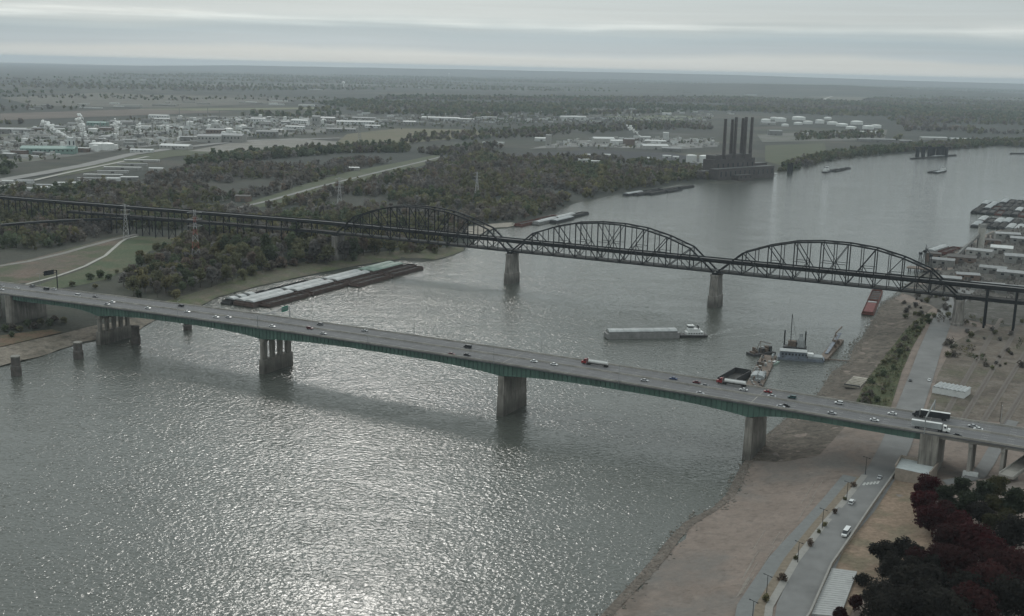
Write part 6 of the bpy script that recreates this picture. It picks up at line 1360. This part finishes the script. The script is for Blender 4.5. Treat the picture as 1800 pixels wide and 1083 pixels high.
for i, (px, py, h) in enumerate([(789, 134, 50), (604, 156, 45)]):
    p = T(px, py); t = thing('water_tower', ['white water tower under the skyline in the middle', 'white water tower left of the middle on the plain'][i], 'water tower', p); MB().cyl((0, 0, -1), 3, h, 10).build('stem', white, t); MB().lathe((0, 0, h), [(.1, -8), (11, -3), (15, 5), (11, 13), (.1, 17)], 14).build('bowl', white, t)
# steam plumes
stm = bpy.data.materials.new('steam'); stm.use_nodes = True; n = stm.node_tree.nodes; l = stm.node_tree.links; bs = n['Principled BSDF']; bs.inputs['Base Color'].default_value = (.82, .82, .8, 1); bs.inputs['Roughness'].default_value = 1
ns = n.new('ShaderNodeTexNoise'); ns.inputs['Scale'].default_value = .12; ns.inputs['Detail'].default_value = 5; tcn = n.new('ShaderNodeTexCoord'); l.new(tcn.outputs['Object'], ns.inputs['Vector'])
mr = n.new('ShaderNodeMapRange'); l.new(ns.outputs[0], mr.inputs[0]); mr.inputs['From Min'].default_value = .34; mr.inputs['From Max'].default_value = .5; mr.inputs['To Min'].default_value = .45; mr.inputs['To Max'].default_value = 1.0; l.new(mr.outputs[0], bs.inputs['Alpha'])
def plume(px, py, dx, up, n_, r0, r1, label, seed):
    n_ *= 2; r0 *= .5; r1 *= .5; dx *= .8; up *= .8
    b = T(px, py); r = np.random.default_rng(seed); V = []; F = []
    ph = [(math.sin(math.pi * i / 5) , math.cos(math.pi * i / 5)) for i in range(6)]
    for k in range(n_):
        u = k / (n_ - 1); c = b + Vector((dx * u ** .9, 10 * u, 14 + up * u)) + Vector(r.normal(0, 1, 3)) * (.8 + 3 * u) ; rad = (r0 + (r1 - r0) * u) * r.uniform(.75, 1.2); o = len(V)
        for s_, c_ in ph:
            for j in range(9): a = 2 * math.pi * j / 9; V.append((c.x + rad * s_ * math.cos(a), c.y + rad * s_ * math.sin(a), c.z + rad * c_ * .85))
        for i in range(5):
            for j in range(9): F.append((o + i * 9 + j, o + i * 9 + (j + 1) % 9, o + (i + 1) * 9 + (j + 1) % 9, o + (i + 1) * 9 + j))
    me = npmesh('steam_plume', V, F, stm); me.polygons.foreach_set('use_smooth', [True] * len(F)); mk('steam_plume', me, kind='stuff', label=label)
plume(120, 251, -78, 44, 34, 4, 11, 'broad white steam plume drifting left over the works', 1); plume(154, 254, -26, 52, 28, 3.5, 10, 'second steam plume right of the broad one', 2); plume(208, 246, -8, 36, 18, 3, 7, 'small upright steam plume in the works', 3); plume(249, 243, -14, 30, 14, 2.5, 6, 'small steam plume beyond the cream tanks', 4); plume(1127, 248, -46, 34, 22, 2, 6, 'slanting steam plume over the middle plant', 5); plume(146, 216, -20, 20, 12, 4, 8, 'small far steam puff behind the works', 6)
# lattice pylons
def pylon(p, h, label, m, m2=None, rz=.3):
    t = thing('pylon', label, 'pylon', p, rz); w0, w1 = h * .085, h * .016; lv = [0, .16, .3, .43, .55, .66, .77, .88, 1.0]
    for k in range(8):
        mm = m if m2 is None or k % 2 else m2
        wa = w0 + (w1 - w0) * min(1, lv[k] * 1.25); wb = w0 + (w1 - w0) * min(1, lv[k + 1] * 1.25); q = MB()
        for sx, sy in ((-1, -1), (1, -1), (1, 1), (-1, 1)):
            q.beam((sx * wa, sy * wa, lv[k] * h), (sx * wb, sy * wb, lv[k + 1] * h), .3, .3)
            ex, ey = (sy * -1, sx) ; q.beam((sx * wa, sy * wa, lv[k] * h), (-sy * wb, sx * wb, lv[k + 1] * h), .18, .18); q.beam((-sy * wa, sx * wa, lv[k] * h), (sx * wb, sy * wb, lv[k + 1] * h), .18, .18)
        q.build('lattice_section', mm, t)
    for z in (.7, .82, .94):
        q = MB(); a = h * .13
        for sx in (-1, 1): q.beam((0, 0, z * h), (sx * a, 0, z * h + .6), .3, .3); q.beam((0, 0, z * h + h * .045), (sx * a, 0, z * h + .6), .2, .2)
        q.build('crossarm', m, t)
pyw = mat('pale_pylon_steel', (.4, .4, .4), .6, .1, 1); pyr = mat('pylon_red', (.32, .1, .08), .6, .1, 1)
pylon(T(345, 466), 56, 'tall red and white lattice pylon rising from the riverside grove', pyw, pyr); pylon(T(222, 420), 40, 'pale grey lattice pylon beside the gravel path', pyw); pylon(T(597, 372), 48, 'pale lattice pylon behind the left end of the truss', pyw); pylon(T(838, 352), 44, 'faint pale pylon in the broad wood', pyw); pylon(T(632, 252), 50, 'dark slim pylon at the dry field', steel)

# ------------------------------------------------------------------ the air
hm = bpy.data.materials.new('haze_air'); hm.use_nodes = True; hn = hm.node_tree.nodes; hn.remove(hn['Principled BSDF'])
pv = hn.new('ShaderNodeVolumePrincipled'); pv.inputs['Color'].default_value = (.8, .9, .98, 1); pv.inputs['Density'].default_value = 4.2e-5; pv.inputs['Anisotropy'].default_value = .25
hm.node_tree.links.new(pv.outputs[0], hn['Material Output'].inputs['Volume'])
MB().box(-52000, 52000, -3000, 50000, -4, 235).build('haze', hm, kind='stuff', label='thin grey blue haze filling the air over the plain')
